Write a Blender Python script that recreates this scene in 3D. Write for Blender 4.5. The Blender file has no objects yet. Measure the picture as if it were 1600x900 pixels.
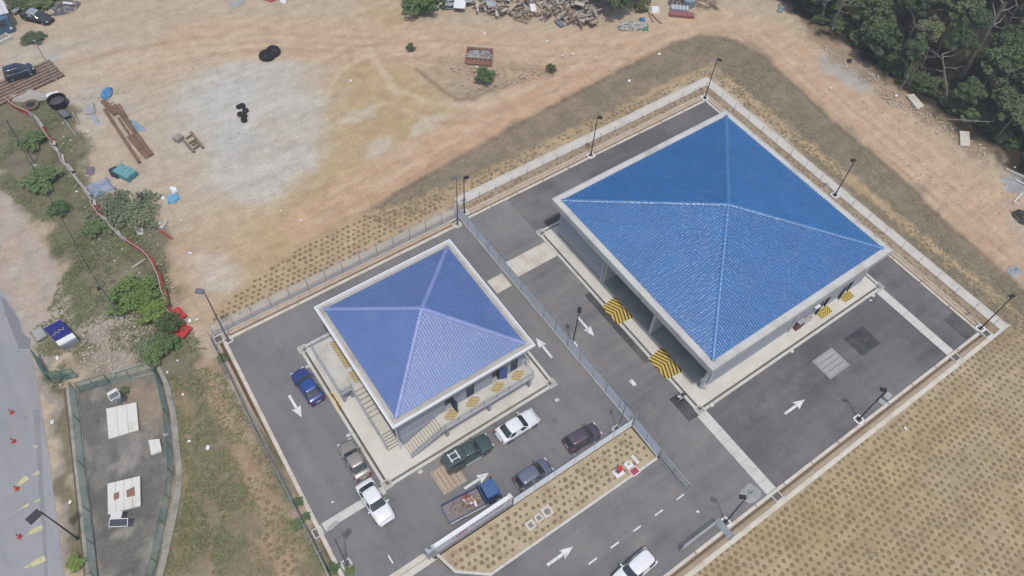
import bpy, bmesh, math, random
import numpy as np
from mathutils import Vector, Matrix
rnd = random.Random(7)
D = bpy.data
SC = bpy.context.scene
COL = SC.collection

# ---------------------------------------------------------------- camera, world, sun
CAM_M = Matrix(((0.82045782, 0.44831241, -0.35477449),
                (-0.57017136, 0.68709937, -0.45033218),
                (0.04187582, 0.57176082, 0.81935095)))
CAM_H = 70.0
FOC = 1203.19
cam_d = D.cameras.new('camera'); cam = D.objects.new('camera', cam_d); COL.objects.link(cam)
cam.matrix_world = Matrix.Translation((0, 0, CAM_H)) @ CAM_M.to_4x4()
cam_d.sensor_width = 36.0; cam_d.lens = FOC / 1600 * 36; cam_d.clip_start = 0.5; cam_d.clip_end = 6000
SC.camera = cam
SUN_DIR = Vector((-0.125, -0.30, 1.0)).normalized()
w = D.worlds.new('World'); SC.world = w; w.use_nodes = True
nt = w.node_tree; bg = nt.nodes['Background']
sky = nt.nodes.new('ShaderNodeTexSky'); sky.sky_type = 'NISHITA'; sky.sun_disc = False
sky.sun_elevation = math.asin(SUN_DIR.z); sky.sun_rotation = math.atan2(SUN_DIR.x, SUN_DIR.y)
sky.air_density = 1.0; sky.dust_density = 3.0; sky.ozone_density = 1.0
nt.links.new(sky.outputs[0], bg.inputs[0]); bg.inputs[1].default_value = 0.15
sl = D.lights.new('sun', 'SUN'); sun = D.objects.new('sun', sl); COL.objects.link(sun)
sl.energy = 2.5; sl.angle = math.radians(2.5); sl.color = (1.0, 0.965, 0.91)
sun.rotation_euler = SUN_DIR.to_track_quat('Z', 'Y').to_euler()
SC.view_settings.view_transform = 'Standard'; SC.view_settings.look = 'None'
SC.view_settings.exposure = 0.12; SC.view_settings.gamma = 1.0

def G(px, py, h=0.0):
    """photo pixel -> point on the horizontal plane z=h"""
    d = CAM_M @ Vector(((px - 800) / FOC, -(py - 450) / FOC, -1.0))
    t = (h - CAM_H) / d.z
    return Vector((d.x * t, d.y * t, h))

# ---------------------------------------------------------------- colour + materials
KL = 1.52
def C(r, g, b, k=1.0):
    o = []
    for v in (r, g, b):
        v /= 255.0
        l = v / 12.92 if v <= .04045 else ((v + .055) / 1.055) ** 2.4
        o.append(min(.85, l / KL * k))
    return (*o, 1.0)

MATS = {}
def node(nt, t, **kw):
    n = nt.nodes.new(t)
    for k, v in kw.items():
        if k == 'op': n.operation = v
        else: setattr(n, k, v)
    return n
def mth(nt, op, a, b=None, c=None, clamp=False):
    n = nt.nodes.new('ShaderNodeMath'); n.operation = op; n.use_clamp = clamp
    for i, v in enumerate((a, b, c)):
        if v is None: continue
        if isinstance(v, (int, float)): n.inputs[i].default_value = v
        else: nt.links.new(v, n.inputs[i])
    return n.outputs[0]
def noise(nt, vec, scale, detail=5, rough=.6):
    n = nt.nodes.new('ShaderNodeTexNoise'); n.inputs['Scale'].default_value = scale
    n.inputs['Detail'].default_value = detail; n.inputs['Roughness'].default_value = rough
    nt.links.new(vec, n.inputs['Vector']); return n.outputs['Fac']
def ramp(nt, fac, lo, hi, a=(0, 0, 0, 1), b=(1, 1, 1, 1)):
    n = nt.nodes.new('ShaderNodeValToRGB'); nt.links.new(fac, n.inputs[0])
    n.color_ramp.elements[0].position = lo; n.color_ramp.elements[1].position = hi
    n.color_ramp.elements[0].color = a; n.color_ramp.elements[1].color = b
    return n.outputs[0]
def mixc(nt, fac, a, b, mode='MIX'):
    n = nt.nodes.new('ShaderNodeMix'); n.data_type = 'RGBA'; n.blend_type = mode
    for s, v in ((n.inputs[0], fac), (n.inputs[6], a), (n.inputs[7], b)):
        if isinstance(v, (int, float, tuple)): s.default_value = v
        else: nt.links.new(v, s)
    return n.outputs[2]
def objco(nt, scale=None, rot=None):
    tc = nt.nodes.new('ShaderNodeTexCoord'); o = tc.outputs['Object']
    if scale or rot:
        m = nt.nodes.new('ShaderNodeMapping')
        if scale: m.inputs['Scale'].default_value = scale
        if rot: m.inputs['Rotation'].default_value = rot
        nt.links.new(o, m.inputs[0]); o = m.outputs[0]
    return o
def base(name, rough=.8, metal=0.0, spec=.3):
    m = D.materials.new(name); m.use_nodes = True; nt = m.node_tree
    b = nt.nodes['Principled BSDF']; b.inputs['Roughness'].default_value = rough
    b.inputs['Metallic'].default_value = metal; b.inputs['Specular IOR Level'].default_value = spec
    MATS[name] = m
    return m, nt, b
def mat(name, col, rough=.8, var=.12, scale=2.0, fine=25, bump=0.0, metal=0.0, spec=.3, col2=None, thr=(.5, .65), coat=0):
    """two scales of noise over a base colour; optional second colour in blotches (wear, dirt, rust)"""
    if name in MATS: return MATS[name]
    m, nt, b = base(name, rough, metal, spec)
    v = objco(nt)
    n1 = noise(nt, v, scale, 6); n2 = noise(nt, v, fine, 3)
    f = mth(nt, 'ADD', mth(nt, 'MULTIPLY', n1, .65), mth(nt, 'MULTIPLY', n2, .35))
    lo = tuple(c * (1 - var) for c in col[:3]) + (1,); hi = tuple(min(.9, c * (1 + var)) for c in col[:3]) + (1,)
    c = ramp(nt, f, .32, .68, lo, hi)
    if col2:
        n3 = noise(nt, v, scale * .6, 8, .7)
        c = mixc(nt, ramp(nt, n3, *thr), c, col2)
    nt.links.new(c, b.inputs['Base Color'])
    if bump:
        bp = nt.nodes.new('ShaderNodeBump'); bp.inputs['Strength'].default_value = bump
        bp.inputs['Distance'].default_value = .05; nt.links.new(f, bp.inputs['Height']); nt.links.new(bp.outputs[0], b.inputs['Normal'])
    if coat: b.inputs['Coat Weight'].default_value = coat; b.inputs['Coat Roughness'].default_value = .05
    return m

# ---------------------------------------------------------------- mesh building
class MB:
    def __init__(s): s.v = []; s.f = []; s.m = []; s.mi = 0; s.sm = []
    def add(s, vs, fs, smooth=False):
        o = len(s.v); s.v += [tuple(p) for p in vs]
        for f in fs: s.f.append(tuple(i + o for i in f)); s.m.append(s.mi); s.sm.append(smooth)
        return s
    def box(s, x0, x1, y0, y1, z0, z1):
        return s.add([(x0, y0, z0), (x1, y0, z0), (x1, y1, z0), (x0, y1, z0), (x0, y0, z1), (x1, y0, z1), (x1, y1, z1), (x0, y1, z1)],
                     [(0, 3, 2, 1), (4, 5, 6, 7), (0, 1, 5, 4), (1, 2, 6, 5), (2, 3, 7, 6), (3, 0, 4, 7)])
    def cbox(s, c, size, rz=0, M=None):
        hx, hy, hz = size[0] / 2, size[1] / 2, size[2] / 2
        R = M if M is not None else Matrix.Rotation(rz, 3, 'Z')
        vs = [R @ Vector((sx * hx, sy * hy, sz * hz)) + Vector(c) for sz in (-1, 1) for sx, sy in ((-1, -1), (1, -1), (1, 1), (-1, 1))]
        return s.add(vs, [(0, 3, 2, 1), (4, 5, 6, 7), (0, 1, 5, 4), (1, 2, 6, 5), (2, 3, 7, 6), (3, 0, 4, 7)])
    def prism(s, pts, z0, z1):
        a = sum(pts[i][0] * pts[(i + 1) % len(pts)][1] - pts[(i + 1) % len(pts)][0] * pts[i][1] for i in range(len(pts)))
        if a < 0: pts = pts[::-1]
        n = len(pts)
        return s.add([(p[0], p[1], z0) for p in pts] + [(p[0], p[1], z1) for p in pts],
                     [tuple(range(n))[::-1], tuple(range(n, 2 * n))] + [(i, (i + 1) % n, n + (i + 1) % n, n + i) for i in range(n)])
    def cyl(s, p1, p2, r1, r2=None, n=8, cap=True):
        r2 = r1 if r2 is None else r2
        p1, p2 = Vector(p1), Vector(p2); d = (p2 - p1).normalized()
        a = d.orthogonal().normalized(); b = d.cross(a)
        vs = [p1 + (a * math.cos(t) + b * math.sin(t)) * r1 for t in [2 * math.pi * i / n for i in range(n)]] + \
             [p2 + (a * math.cos(t) + b * math.sin(t)) * r2 for t in [2 * math.pi * i / n for i in range(n)]]
        fs = [(i, (i + 1) % n, n + (i + 1) % n, n + i) for i in range(n)]
        s.add(vs, fs, True)
        if cap: s.add(vs, [tuple(range(n))[::-1], tuple(range(n, 2 * n))])
        return s
    def tube(s, pts, r, n=6):
        for a, b in zip(pts[:-1], pts[1:]): s.cyl(a, b, r, r, n)
        return s
    def beam(s, p1, p2, wd, th):
        """rectangular bar between two points, width horizontal, thickness along its up side"""
        p1, p2 = Vector(p1), Vector(p2); d = p2 - p1; L = d.length; x = d / L
        y = Vector((0, 0, 1)).cross(x)
        y = Vector((0, 1, 0)) if y.length < 1e-4 else y.normalized()
        z = x.cross(y)
        return s.cbox((p1 + p2) / 2, (L, wd, th), M=Matrix((x, y, z)).transposed())
    def quad(s, a, b, c, d, smooth=False): return s.add([a, b, c, d], [(0, 1, 2, 3)], smooth)
    def build(s, name, mats, parent=None, **kw):
        me = D.meshes.new(name); vs = s.v
        if parent is not None and parent.rotation_euler.z == 0:
            L = parent.location; vs = [(p[0] - L.x, p[1] - L.y, p[2] - L.z) for p in vs] if L.length > 0 else vs
        if parent is None and 'at' in kw:
            L = kw.pop('at'); vs = [(p[0] - L[0], p[1] - L[1], p[2] - L[2]) for p in vs]
        else: L = None; kw.pop('at', None)
        me.from_pydata(vs, [], s.f)
        mats = mats if isinstance(mats, (list, tuple)) else [mats]
        for m in mats: me.materials.append(m)
        me.polygons.foreach_set('material_index', s.m); me.polygons.foreach_set('use_smooth', s.sm)
        me.update()
        o = D.objects.new(name, me); COL.objects.link(o)
        if parent is not None: o.parent = parent
        elif L is not None: o.location = L
        for k, v in kw.items(): o[k] = v
        return o
def thing(name, label, cat, loc=(0, 0, 0), rz=0.0, group=None, kind=None):
    o = D.objects.new(name, None); COL.objects.link(o); o.location = loc; o.rotation_euler.z = rz
    o.empty_display_size = .3
    if kind: o['kind'] = kind
    else:
        o['label'] = label; o['category'] = cat
        if group: o['group'] = group
    return o
def tag(o, label, cat, group=None):
    o['label'] = label; o['category'] = cat
    if group: o['group'] = group
    return o
CH = {}
def kids(o):
    return [c for c in D.objects if c.parent == o] if o.name not in CH else CH[o.name]
def dup(root, loc, rz=0.0, label=None, group=None, scale=None):
    if root.name not in CH:
        CH[root.name] = [c for c in root.children]
        for c in CH[root.name]: CH[c.name] = [g for g in c.children]
    r = root.copy(); COL.objects.link(r); r.location = loc; r.rotation_euler.z = rz
    if scale: r.scale = scale if hasattr(scale, '__len__') else (scale,) * 3
    if label: r['label'] = label
    if group: r['group'] = group
    for c in CH[root.name]:
        k = c.copy(); COL.objects.link(k); k.parent = r
        for g in CH[c.name]:
            q = g.copy(); COL.objects.link(q); q.parent = k
    return r
def sweep(mb, prof, path, closed=False):
    """extrude profile [(offset to the LEFT of travel, z)] along a 2-d path with mitred corners"""
    P = [Vector((p[0], p[1])) for p in path]; n = len(P); rings = []
    for i in range(n):
        d1 = (P[i] - P[i - 1]).normalized() if (i > 0 or closed) else None
        d2 = (P[(i + 1) % n] - P[i]).normalized() if (i < n - 1 or closed) else None
        d1 = d1 or d2; d2 = d2 or d1
        n1 = Vector((-d1.y, d1.x)); n2 = Vector((-d2.y, d2.x)); nn = (n1 + n2).normalized()
        k = 1 / max(.3, nn.dot(n1))
        rings.append([(P[i].x + nn.x * o * k, P[i].y + nn.y * o * k, z) for o, z in prof])
    vs = [p for r in rings for p in r]; m = len(prof); fs = []
    for i in range(n if closed else n - 1):
        for j in range(m - 1):
            a = i * m + j; b = ((i + 1) % n) * m + j
            fs.append((a, b, b + 1, a + 1))
    mb.add(vs, fs); return mb

# ---------------------------------------------------------------- shared materials
M_conc = mat('pale_concrete', C(212, 211, 205), var=.09, scale=.7, fine=14, bump=.1, col2=C(180, 178, 170), thr=(.52, .74))
M_conc_warm = mat('dusty_concrete', C(216, 211, 198), var=.08, scale=.9, fine=12, bump=.1, col2=C(194, 182, 162), thr=(.48, .68))
M_conc_peach = mat('silted_concrete', C(192, 174, 152), var=.10, scale=1.2, fine=10, bump=.15, col2=C(166, 148, 126), thr=(.5, .68))
M_conc_grey = mat('grey_concrete', C(170, 172, 172), var=.10, scale=.8, fine=12, bump=.1, col2=C(140, 142, 142), thr=(.5, .75))
M_silt = mat('dark_silt', C(110, 92, 76), var=.2, scale=2, bump=.3)
M_wall_grey = mat('grey_wall_paint', C(182, 186, 196), var=.04, scale=.5)
M_wall_white = mat('white_wall_paint', C(222, 222, 220), var=.05, scale=.5)
M_rim = mat('roof_gutter_concrete', C(208, 208, 204), var=.08, scale=.6, fine=8, col2=C(178, 176, 168), thr=(.5, .72))
M_white = mat('white_paint', C(238, 240, 242), var=.04, scale=4, rough=.5)
M_galv = mat('galvanised_steel', C(172, 180, 186), var=.08, scale=3, rough=.5, metal=.15)
M_black = mat('black_painted_steel', C(42, 42, 44), var=.2, rough=.5)
M_green_st = mat('green_painted_steel', C(84, 124, 114), var=.15, rough=.6)
M_rubber = mat('black_rubber', C(36, 36, 38), var=.2, rough=.85)
M_dark = mat('dark_interior', C(50, 50, 55), var=.1)
M_yel = mat('yellow_paint', C(232, 208, 140), var=.08, rough=.6)
M_red = mat('red_paint', C(196, 60, 58), var=.15, rough=.5)
M_rust = mat('rusty_steel', C(150, 104, 82), var=.2, scale=4, bump=.2, col2=C(120, 84, 70), thr=(.45, .6))
M_glass = mat('car_glass', C(56, 66, 70), var=.15, scale=3, rough=.06, spec=.8)
M_orange = mat('red_orange_plastic', C(206, 74, 60), var=.1, rough=.5)
M_line = mat('road_line_paint', C(236, 238, 238), var=.08, scale=5, fine=40, rough=.7, col2=C(160, 160, 162), thr=(.5, .66))
M_line_y = mat('worn_yellow_line_paint', C(208, 203, 150), var=.1, scale=3, col2=C(165, 165, 155), thr=(.5, .62))
M_timber = [mat('weathered_timber_' + n, c, var=.22, scale=3, bump=.2) for n, c in
            (('grey', C(158, 152, 142)), ('brown', C(140, 118, 98)), ('tan', C(186, 164, 136)), ('pale', C(196, 192, 186)))]
M_tin = mat('galvanised_sheet', C(170, 176, 184), var=.1, scale=1.5, rough=.5, col2=C(145, 140, 135), thr=(.5, .7))
M_blue_sheet = mat('faded_blue_sheet', C(136, 152, 176), var=.12, scale=1.5, col2=C(168, 174, 178), thr=(.45, .65))

def asphalt(name, c, c2, streak_axis=None):
    m, nt, b = base(name, .9, 0, .25)
    v = objco(nt)
    big = noise(nt, v, .09, 6, .6); mid = noise(nt, v, .9, 6, .7); fine = noise(nt, v, 22, 4, .8)
    sc = (.05, .8, 1) if streak_axis == 'x' else (.8, .05, 1)
    st = noise(nt, objco(nt, scale=sc), 1.0, 5, .6)
    f = mth(nt, 'ADD', mth(nt, 'MULTIPLY', big, .45), mth(nt, 'MULTIPLY', st, .35))
    f = mth(nt, 'ADD', f, mth(nt, 'MULTIPLY', mid, .2))
    col = ramp(nt, f, .38, .62, c, c2)
    col = mixc(nt, 1.0, col, ramp(nt, fine, .25, .75, (.72, .72, .72, 1), (1.28, 1.28, 1.28, 1)), 'MULTIPLY')
    # dusty scuffs
    d = noise(nt, objco(nt, scale=(.35, .35, 1)), 1.0, 10, .75)
    col = mixc(nt, mth(nt, 'MULTIPLY', ramp(nt, d, .56, .75), .45), col, C(165, 158, 148))
    sp_ = noise(nt, v, .75, 2, .4); col = mixc(nt, mth(nt, 'MULTIPLY', ramp(nt, sp_, .68, .74), .22), col, C(58, 58, 62))      # oil drips and damp patches
    d2 = noise(nt, objco(nt, scale=(.12, .12, 1)), 1.0, 9, .7); col = mixc(nt, mth(nt, 'MULTIPLY', ramp(nt, d2, .46, .66), .42), col, C(156, 150, 145))
    vo = nt.nodes.new('ShaderNodeTexVoronoi'); vo.feature = 'DISTANCE_TO_EDGE'; vo.inputs['Scale'].default_value = .16
    wv = nt.nodes.new('ShaderNodeVectorMath'); wv.operation = 'ADD'; nz = nt.nodes.new('ShaderNodeTexNoise'); nz.inputs['Scale'].default_value = .8; nz.inputs['Detail'].default_value = 6; nt.links.new(v, nz.inputs['Vector'])
    nt.links.new(v, wv.inputs[0]); sv = nt.nodes.new('ShaderNodeVectorMath'); sv.operation = 'SCALE'; sv.inputs['Scale'].default_value = 1.6; nt.links.new(nz.outputs['Color'], sv.inputs[0]); nt.links.new(sv.outputs[0], wv.inputs[1]); nt.links.new(wv.outputs[0], vo.inputs['Vector'])
    crk = mth(nt, 'MULTIPLY', mth(nt, 'LESS_THAN', vo.outputs['Distance'], .0045), mth(nt, 'GREATER_THAN', noise(nt, v, .2, 2), .52)); col = mixc(nt, mth(nt, 'MULTIPLY', crk, .22), col, C(60, 60, 62))
    nt.links.new(col, b.inputs['Base Color'])
    bp = nt.nodes.new('ShaderNodeBump'); bp.inputs['Strength'].default_value = .15; bp.inputs['Distance'].default_value = .02
    nt.links.new(fine, bp.inputs['Height']); nt.links.new(bp.outputs[0], b.inputs['Normal'])
    return m
M_asph_s = asphalt('grey_asphalt_old', C(112, 114, 118), C(138, 136, 135))
M_asph_b = asphalt('dark_asphalt_new', C(84, 85, 90), C(120, 117, 117), 'x')
M_asph_r = asphalt('asphalt_access_road', C(106, 106, 108), C(142, 140, 139), 'x')
M_asph_l = asphalt('asphalt_public_road', C(146, 150, 156), C(168, 168, 170), 'y')
M_asph_p = asphalt('asphalt_patch_black', C(62, 63, 68), C(80, 80, 84))

# woven and welded wire panels: real wires; (material, wire half-thickness, spacing)
M_mesh = (mat('light_galvanised_wire', C(204, 212, 220), var=.05, rough=.5), .0055, .042)
M_mesh_d = (M_mesh[0], .0085, .040)
M_mesh_g = (mat('green_coated_wire', C(120, 158, 148), var=.08, rough=.5), .0045, .05)
def wire_panel(p, q, h, spec, parent):
    m, r, sp = spec; o = MB(); d = (q - p).normalized(); N = Vector((-d.y, d.x, 0)) * r; U = Vector((0, 0, r)); n = int((h - .06) / sp)
    for k in range(n):
        z = Vector((0, 0, .05 + sp * k)); a, b = p + z, q + z
        o.add([a + U, a + N, a - U, a - N, b + U, b + N, b - U, b - N], [(0, 4, 5, 1), (1, 5, 6, 2), (2, 6, 7, 3), (3, 7, 4, 0)])
    L = (q - p).length; k = .2
    while k < L: a = p + d * k + Vector((0, 0, .05)); b = a + Vector((0, 0, h - .07)); o.add([a + N, a + d * r, a - N, a - d * r, b + N, b + d * r, b - N, b - d * r], [(0, 4, 5, 1), (1, 5, 6, 2), (2, 6, 7, 3), (3, 7, 4, 0)]); k += .3
    return o.build('mesh_panel', m, parent)

# ---------------------------------------------------------------- vectorised value noise
def vnoise(x, y, seed=0):
    xi = np.floor(x).astype(np.int64); yi = np.floor(y).astype(np.int64); fx = x - xi; fy = y - yi
    def h(a, b):
        n = (a * 374761393 + b * 668265263 + seed * 974634777) & 0x7fffffff
        n = ((n ^ (n >> 13)) * 1274126177) & 0x7fffffff
        return ((n ^ (n >> 16)) & 0xffff) / 65535.0
    u = fx * fx * (3 - 2 * fx); v = fy * fy * (3 - 2 * fy)
    return (h(xi, yi) * (1 - u) + h(xi + 1, yi) * u) * (1 - v) + (h(xi, yi + 1) * (1 - u) + h(xi + 1, yi + 1) * u) * v
def fbm(x, y, seed=0, oct=4):
    s = 0; a = 1; t = 0
    for i in range(oct): s = s + a * vnoise(x * 2 ** i, y * 2 ** i, seed + i); t += a; a *= .55
    return s / t
def sdist(X, Y, poly):
    """signed distance, positive inside"""
    d = np.full(X.shape, 1e9); ins = np.zeros(X.shape, bool); n = len(poly)
    for i in range(n):
        ax, ay = poly[i][0], poly[i][1]; bx, by = poly[(i + 1) % n][0], poly[(i + 1) % n][1]
        ex, ey = bx - ax, by - ay; wx = X - ax; wy = Y - ay
        t = np.clip((wx * ex + wy * ey) / (ex * ex + ey * ey + 1e-9), 0, 1)
        d = np.minimum(d, np.hypot(wx - ex * t, wy - ey * t))
        c = ((ay > Y) != (by > Y)) & (X < (bx - ax) * (Y - ay) / ((by - ay) if by != ay else 1e-9) + ax)
        ins ^= c
    return np.where(ins, d, -d)
def pxpoly(pts): return [tuple(G(*p)[:2]) for p in pts]

# ---------------------------------------------------------------- the ground sheet
def smooth(t): t = np.clip(t, 0, 1); return t * t * (3 - 2 * t)
# yard outlines; inside them the ground sheet sinks beneath slabs and drains
SINK = [[(0.72, 50.42), (30.8, 50.42), (30.8, 16.0), (0.25, 16.0)],
        [(30.8, 50.42), (70.75, 50.42), (70.75, 4.95), (30.8, 4.95)],
        [(-40, 17.0), (31.0, 17.0), (31.0, 5.15), (-40, 5.15)]]
GH = {}
def gh(x, y):
    i = int(np.searchsorted(GH['xs'], x)) - 1; j = int(np.searchsorted(GH['ys'], y)) - 1; xs, ys, H = GH['xs'], GH['ys'], GH['H']
    u = (x - xs[i]) / (xs[i + 1] - xs[i]); v = (y - ys[j]) / (ys[j + 1] - ys[j])
    return float((H[j, i] * (1 - u) + H[j, i + 1] * u) * (1 - v) + (H[j + 1, i] * (1 - u) + H[j + 1, i + 1] * u) * v)
def build_ground():
    xs = np.arange(-32, 134.01, .36); ys = np.arange(-16, 124.01, .36)
    far = np.array([8, 20, 45, 100, 250, 700, 2000])
    xs = np.concatenate([xs[0] - far[::-1], xs, xs[-1] + far]); ys = np.concatenate([ys[0] - far[::-1], ys, ys[-1] + far])
    X, Y = np.meshgrid(xs, ys); 
    wx = X + (fbm(X * .35, Y * .35, 3) - .5) * 5; wy = Y + (fbm(X * .35, Y * .35, 9) - .5) * 5     # ragged edges
    wx2 = X + (fbm(X * 1.1, Y * 1.1, 23) - .5) * 1.6; wy2 = Y + (fbm(X * 1.1, Y * 1.1, 29) - .5) * 1.6
    col = np.zeros(X.shape + (3,)); col[:] = C(194, 177, 153)[:3]
    def lay(pts, c, soft=1.5, k=1.0, warp=1, px=True, lace=0.0, seed=50, sc=.5):
        poly = pxpoly(pts) if px else pts
        x, y = (wx, wy) if warp == 1 else ((wx2, wy2) if warp == 2 else (X, Y))
        m = smooth(sdist(x, y, poly) / soft + .5) * k
        if lace: m = m * smooth((fbm(X * sc, Y * sc, seed, 5) - (.5 - (.5 - lace) )) / .18 + .5)
        m = m[..., None]; col[:] = col * (1 - m) + np.array(C(*c)[:3]) * m
    def stroke(pts, c, width, soft=.6, k=1.0, off=0.0, x=None, y=None, brk=0.0, seed=0):
        P = [G(*p) for p in pts]; d = np.full(X.shape, 1e9); x = wx2 if x is None else x; y = wy2 if y is None else y
        x = X * .7 + x * .3; y = Y * .7 + y * .3
        for a, b in zip(P[:-1], P[1:]):
            e = (b - a).normalized(); a = a + Vector((-e.y, e.x, 0)) * off; b = b + Vector((-e.y, e.x, 0)) * off
            ex_, ey_ = b.x - a.x, b.y - a.y; t = np.clip(((x - a.x) * ex_ + (y - a.y) * ey_) / (ex_ * ex_ + ey_ * ey_), 0, 1)
            d = np.minimum(d, np.hypot(x - a.x - ex_ * t, y - a.y - ey_ * t))
        m = smooth((width / 2 - d) / soft + .5) * k
        if brk: m = m * smooth((fbm(X * .22, Y * .22, seed + 900) - brk) / .15 + .5)
        m = m[..., None]; col[:] = col * (1 - m) + np.array(C(*c)[:3]) * m
    # bare working ground, upper left
    lay([(0, 60), (200, 60), (420, 40), (420, 130), (260, 260), (250, 420), (200, 380), (120, 180), (0, 130)], (193, 181, 162), 6)
    lay([(120, 100), (400, 50), (640, 50), (700, 90), (420, 110), (260, 150)], (197, 173, 145), 8, .7)
    lay([(380, 55), (700, 72), (1000, 62), (1120, 30), (1250, 60), (1420, 190), (1600, 330), (1600, 500), (1440, 300), (1300, 190), (1200, 95), (1100, 55), (1000, 95), (850, 165), (760, 215), (800, 130), (700, 92), (380, 85)], (198, 170, 142), 5, .85)
    lay([(285, 130), (350, 80), (450, 75), (490, 150), (520, 180), (505, 260), (450, 330), (380, 360), (320, 300), (275, 210)], (196, 190, 178), 9, .95)
    lay([(300, 130), (360, 95), (430, 90), (470, 150), (480, 250), (430, 320), (380, 330), (330, 270), (285, 200)], (200, 198, 190), 9, .85, lace=.47, seed=61, sc=.16)
    lay([(310, 150), (400, 120), (450, 180), (420, 240), (340, 240)], (190, 195, 193), 6, .55, lace=.5, seed=62, sc=.2)
    lay([(520, 85), (640, 80), (665, 120), (720, 170), (700, 190), (640, 215), (560, 240), (640, 290), (560, 330), (440, 410), (370, 420), (470, 310), (500, 230), (530, 150)], (190, 168, 128), 5, .85)
    lay([(590, 60), (640, 75), (640, 20), (570, 0)], (190, 166, 124), 6, .7)
    lay([(690, 210), (850, 135), (1000, 85), (1010, 98), (850, 180), (640, 300), (600, 290)], (201, 168, 140), 3.5, .85)
    lay([(350, 330), (460, 300), (560, 320), (420, 400), (340, 470), (300, 430), (330, 350)], (196, 172, 134), 6, .7)
    lay([(255, 360), (360, 370), (370, 470), (330, 500), (270, 480), (240, 420)], (194, 172, 148), 3)
    lay([(290, 410), (340, 400), (365, 430), (350, 470), (320, 440)], (208, 202, 190), 2, .6)
    lay([(660, 80), (860, 90), (900, 110), (830, 130), (760, 160), (700, 150), (665, 115)], (176, 158, 134), 3, .8)
    lay([(700, 70), (790, 68), (870, 90), (800, 105), (700, 95)], (190, 180, 164), 3, .6)
    lay([(830, 100), (900, 95), (960, 95), (880, 125), (830, 120)], (194, 162, 132), 3, .8)
    for pts in ([(530, 190), (545, 176), (588, 163), (590, 182), (552, 195)], [(640, 210), (650, 192), (680, 178), (708, 177), (690, 200), (655, 218)],
                [(572, 250), (575, 222), (610, 212), (608, 232), (582, 250)], [(965, 92), (1000, 76), (1020, 78), (975, 98)],
                [(450, 72), (480, 66), (520, 68), (520, 78), (460, 80)], [(560, 70), (640, 66), (640, 82), (565, 76)]):
        lay(pts, (202, 192, 174), .8, .8, warp=2)
    lay([(180, 92), (270, 80), (190, 98), (140, 118), (100, 128)], (206, 203, 195), 1.6, .7, warp=2)
    lay([(70, 92), (95, 82), (92, 92), (72, 98)], (176, 184, 186), 1, .8, warp=2)
    lay([(0, 60), (30, 65), (50, 50), (120, 70), (60, 90), (0, 110)], (188, 180, 164), 5, .6)
    lay([(100, 130), (160, 120), (200, 170), (150, 200), (110, 170)], (190, 182, 170), 3, .8)
    lay([(130, 210), (180, 200), (215, 260), (150, 275), (120, 240)], (192, 176, 154), 2, .8)
    T1 = [(300, 66), (420, 60), (560, 66), (700, 72), (850, 82), (980, 76), (1060, 58), (1130, 46), (1190, 58), (1250, 104), (1320, 172), (1420, 250), (1520, 330), (1640, 425)]
    T2 = [(500, 350), (580, 300), (640, 268), (740, 205), (850, 158), (960, 104), (1050, 66)]
    T3 = [(500, 150), (520, 110), (560, 84), (700, 74)]; T4 = [(560, 80), (600, 150), (680, 178), (760, 178), (860, 130)]; T5 = [(60, 130), (180, 100), (300, 80), (420, 62)]
    stroke(T1, (203, 175, 148), 9, 2.5, .8); stroke(T2, (203, 172, 143), 8, 2.0, .75); stroke(T5, (200, 180, 156), 7, 3, .6)
    for T, wd in ((T1, 9), (T2, 8), (T5, 7), (T3, 5), (T4, 4)):
        for i in range(int(wd * 1.6)):
            o_ = rnd.uniform(-wd * .48, wd * .48); lt = rnd.random() < .5
            stroke(T, (212, 192, 168) if lt else (180, 150, 122), rnd.uniform(.3, .8), .4, rnd.uniform(.25, .6), o_, brk=.5, seed=i * 7 + int(wd))
    for cxp, cyp, r0_, n_ in ((560, 120, 60, 7), (640, 60, 90, 6), (430, 300, 80, 6), (330, 440, 50, 4)):
        for i in range(n_):
            a0 = rnd.uniform(-.3, 1.2); rr = r0_ * rnd.uniform(.5, 1.6)
            stroke([(cxp + rr * 1.4 * math.cos(a0 + t_ * .25), cyp + rr * math.sin(a0 + t_ * .25)) for t_ in range(6)], rnd.choice(((176, 152, 116), (204, 184, 150))), rnd.uniform(.3, .6), .4, .45, brk=.45, seed=i)
    stroke([(652, 108), (668, 122), (690, 140), (715, 155), (740, 153), (768, 140)], (138, 118, 96), .7, .5, .7); stroke([(800, 105), (850, 110), (862, 112)], (122, 116, 92), 1.2, .8, .5); stroke([(690, 95), (760, 112), (800, 100)], (140, 132, 108), 1.5, 1.2, .4, brk=.5)
    # pale stone dust by the forest
    lay([(1270, 82), (1310, 76), (1340, 92), (1372, 120), (1350, 140), (1310, 125), (1285, 110)], (182, 178, 170), 1.8, .9)
    lay([(1340, 112), (1355, 112), (1368, 128), (1348, 130)], (140, 142, 144), .8, .8, warp=2)
    lay([(1566, 276), (1585, 272), (1600, 285), (1600, 305), (1575, 298)], (160, 166, 172), .8, .9, warp=2)
    lay([(1570, 310), (1600, 330), (1600, 400), (1575, 340)], (184, 178, 168), 2, .6)
    # brown dry grass bank round the big yard
    bank = [(565, 335), (640, 290), (800, 200), (950, 120), (1050, 70), (1090, 57), (1150, 62), (1200, 95), (1300, 190), (1400, 270), (1480, 350), (1560, 425), (1700, 520), (1700, 560), (1575, 512), (1110, 112), (720, 316), (600, 362)]
    lay(bank, (150, 136, 116), .5, warp=2)
    lay([(1100, 50), (1150, 62), (1200, 95), (1480, 350), (1700, 520), (1600, 560), (1300, 300)], (132, 124, 106), 5, .6)
    lay(bank, (160, 146, 124), 2, .6, lace=.5, seed=77, sc=.9)
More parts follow.
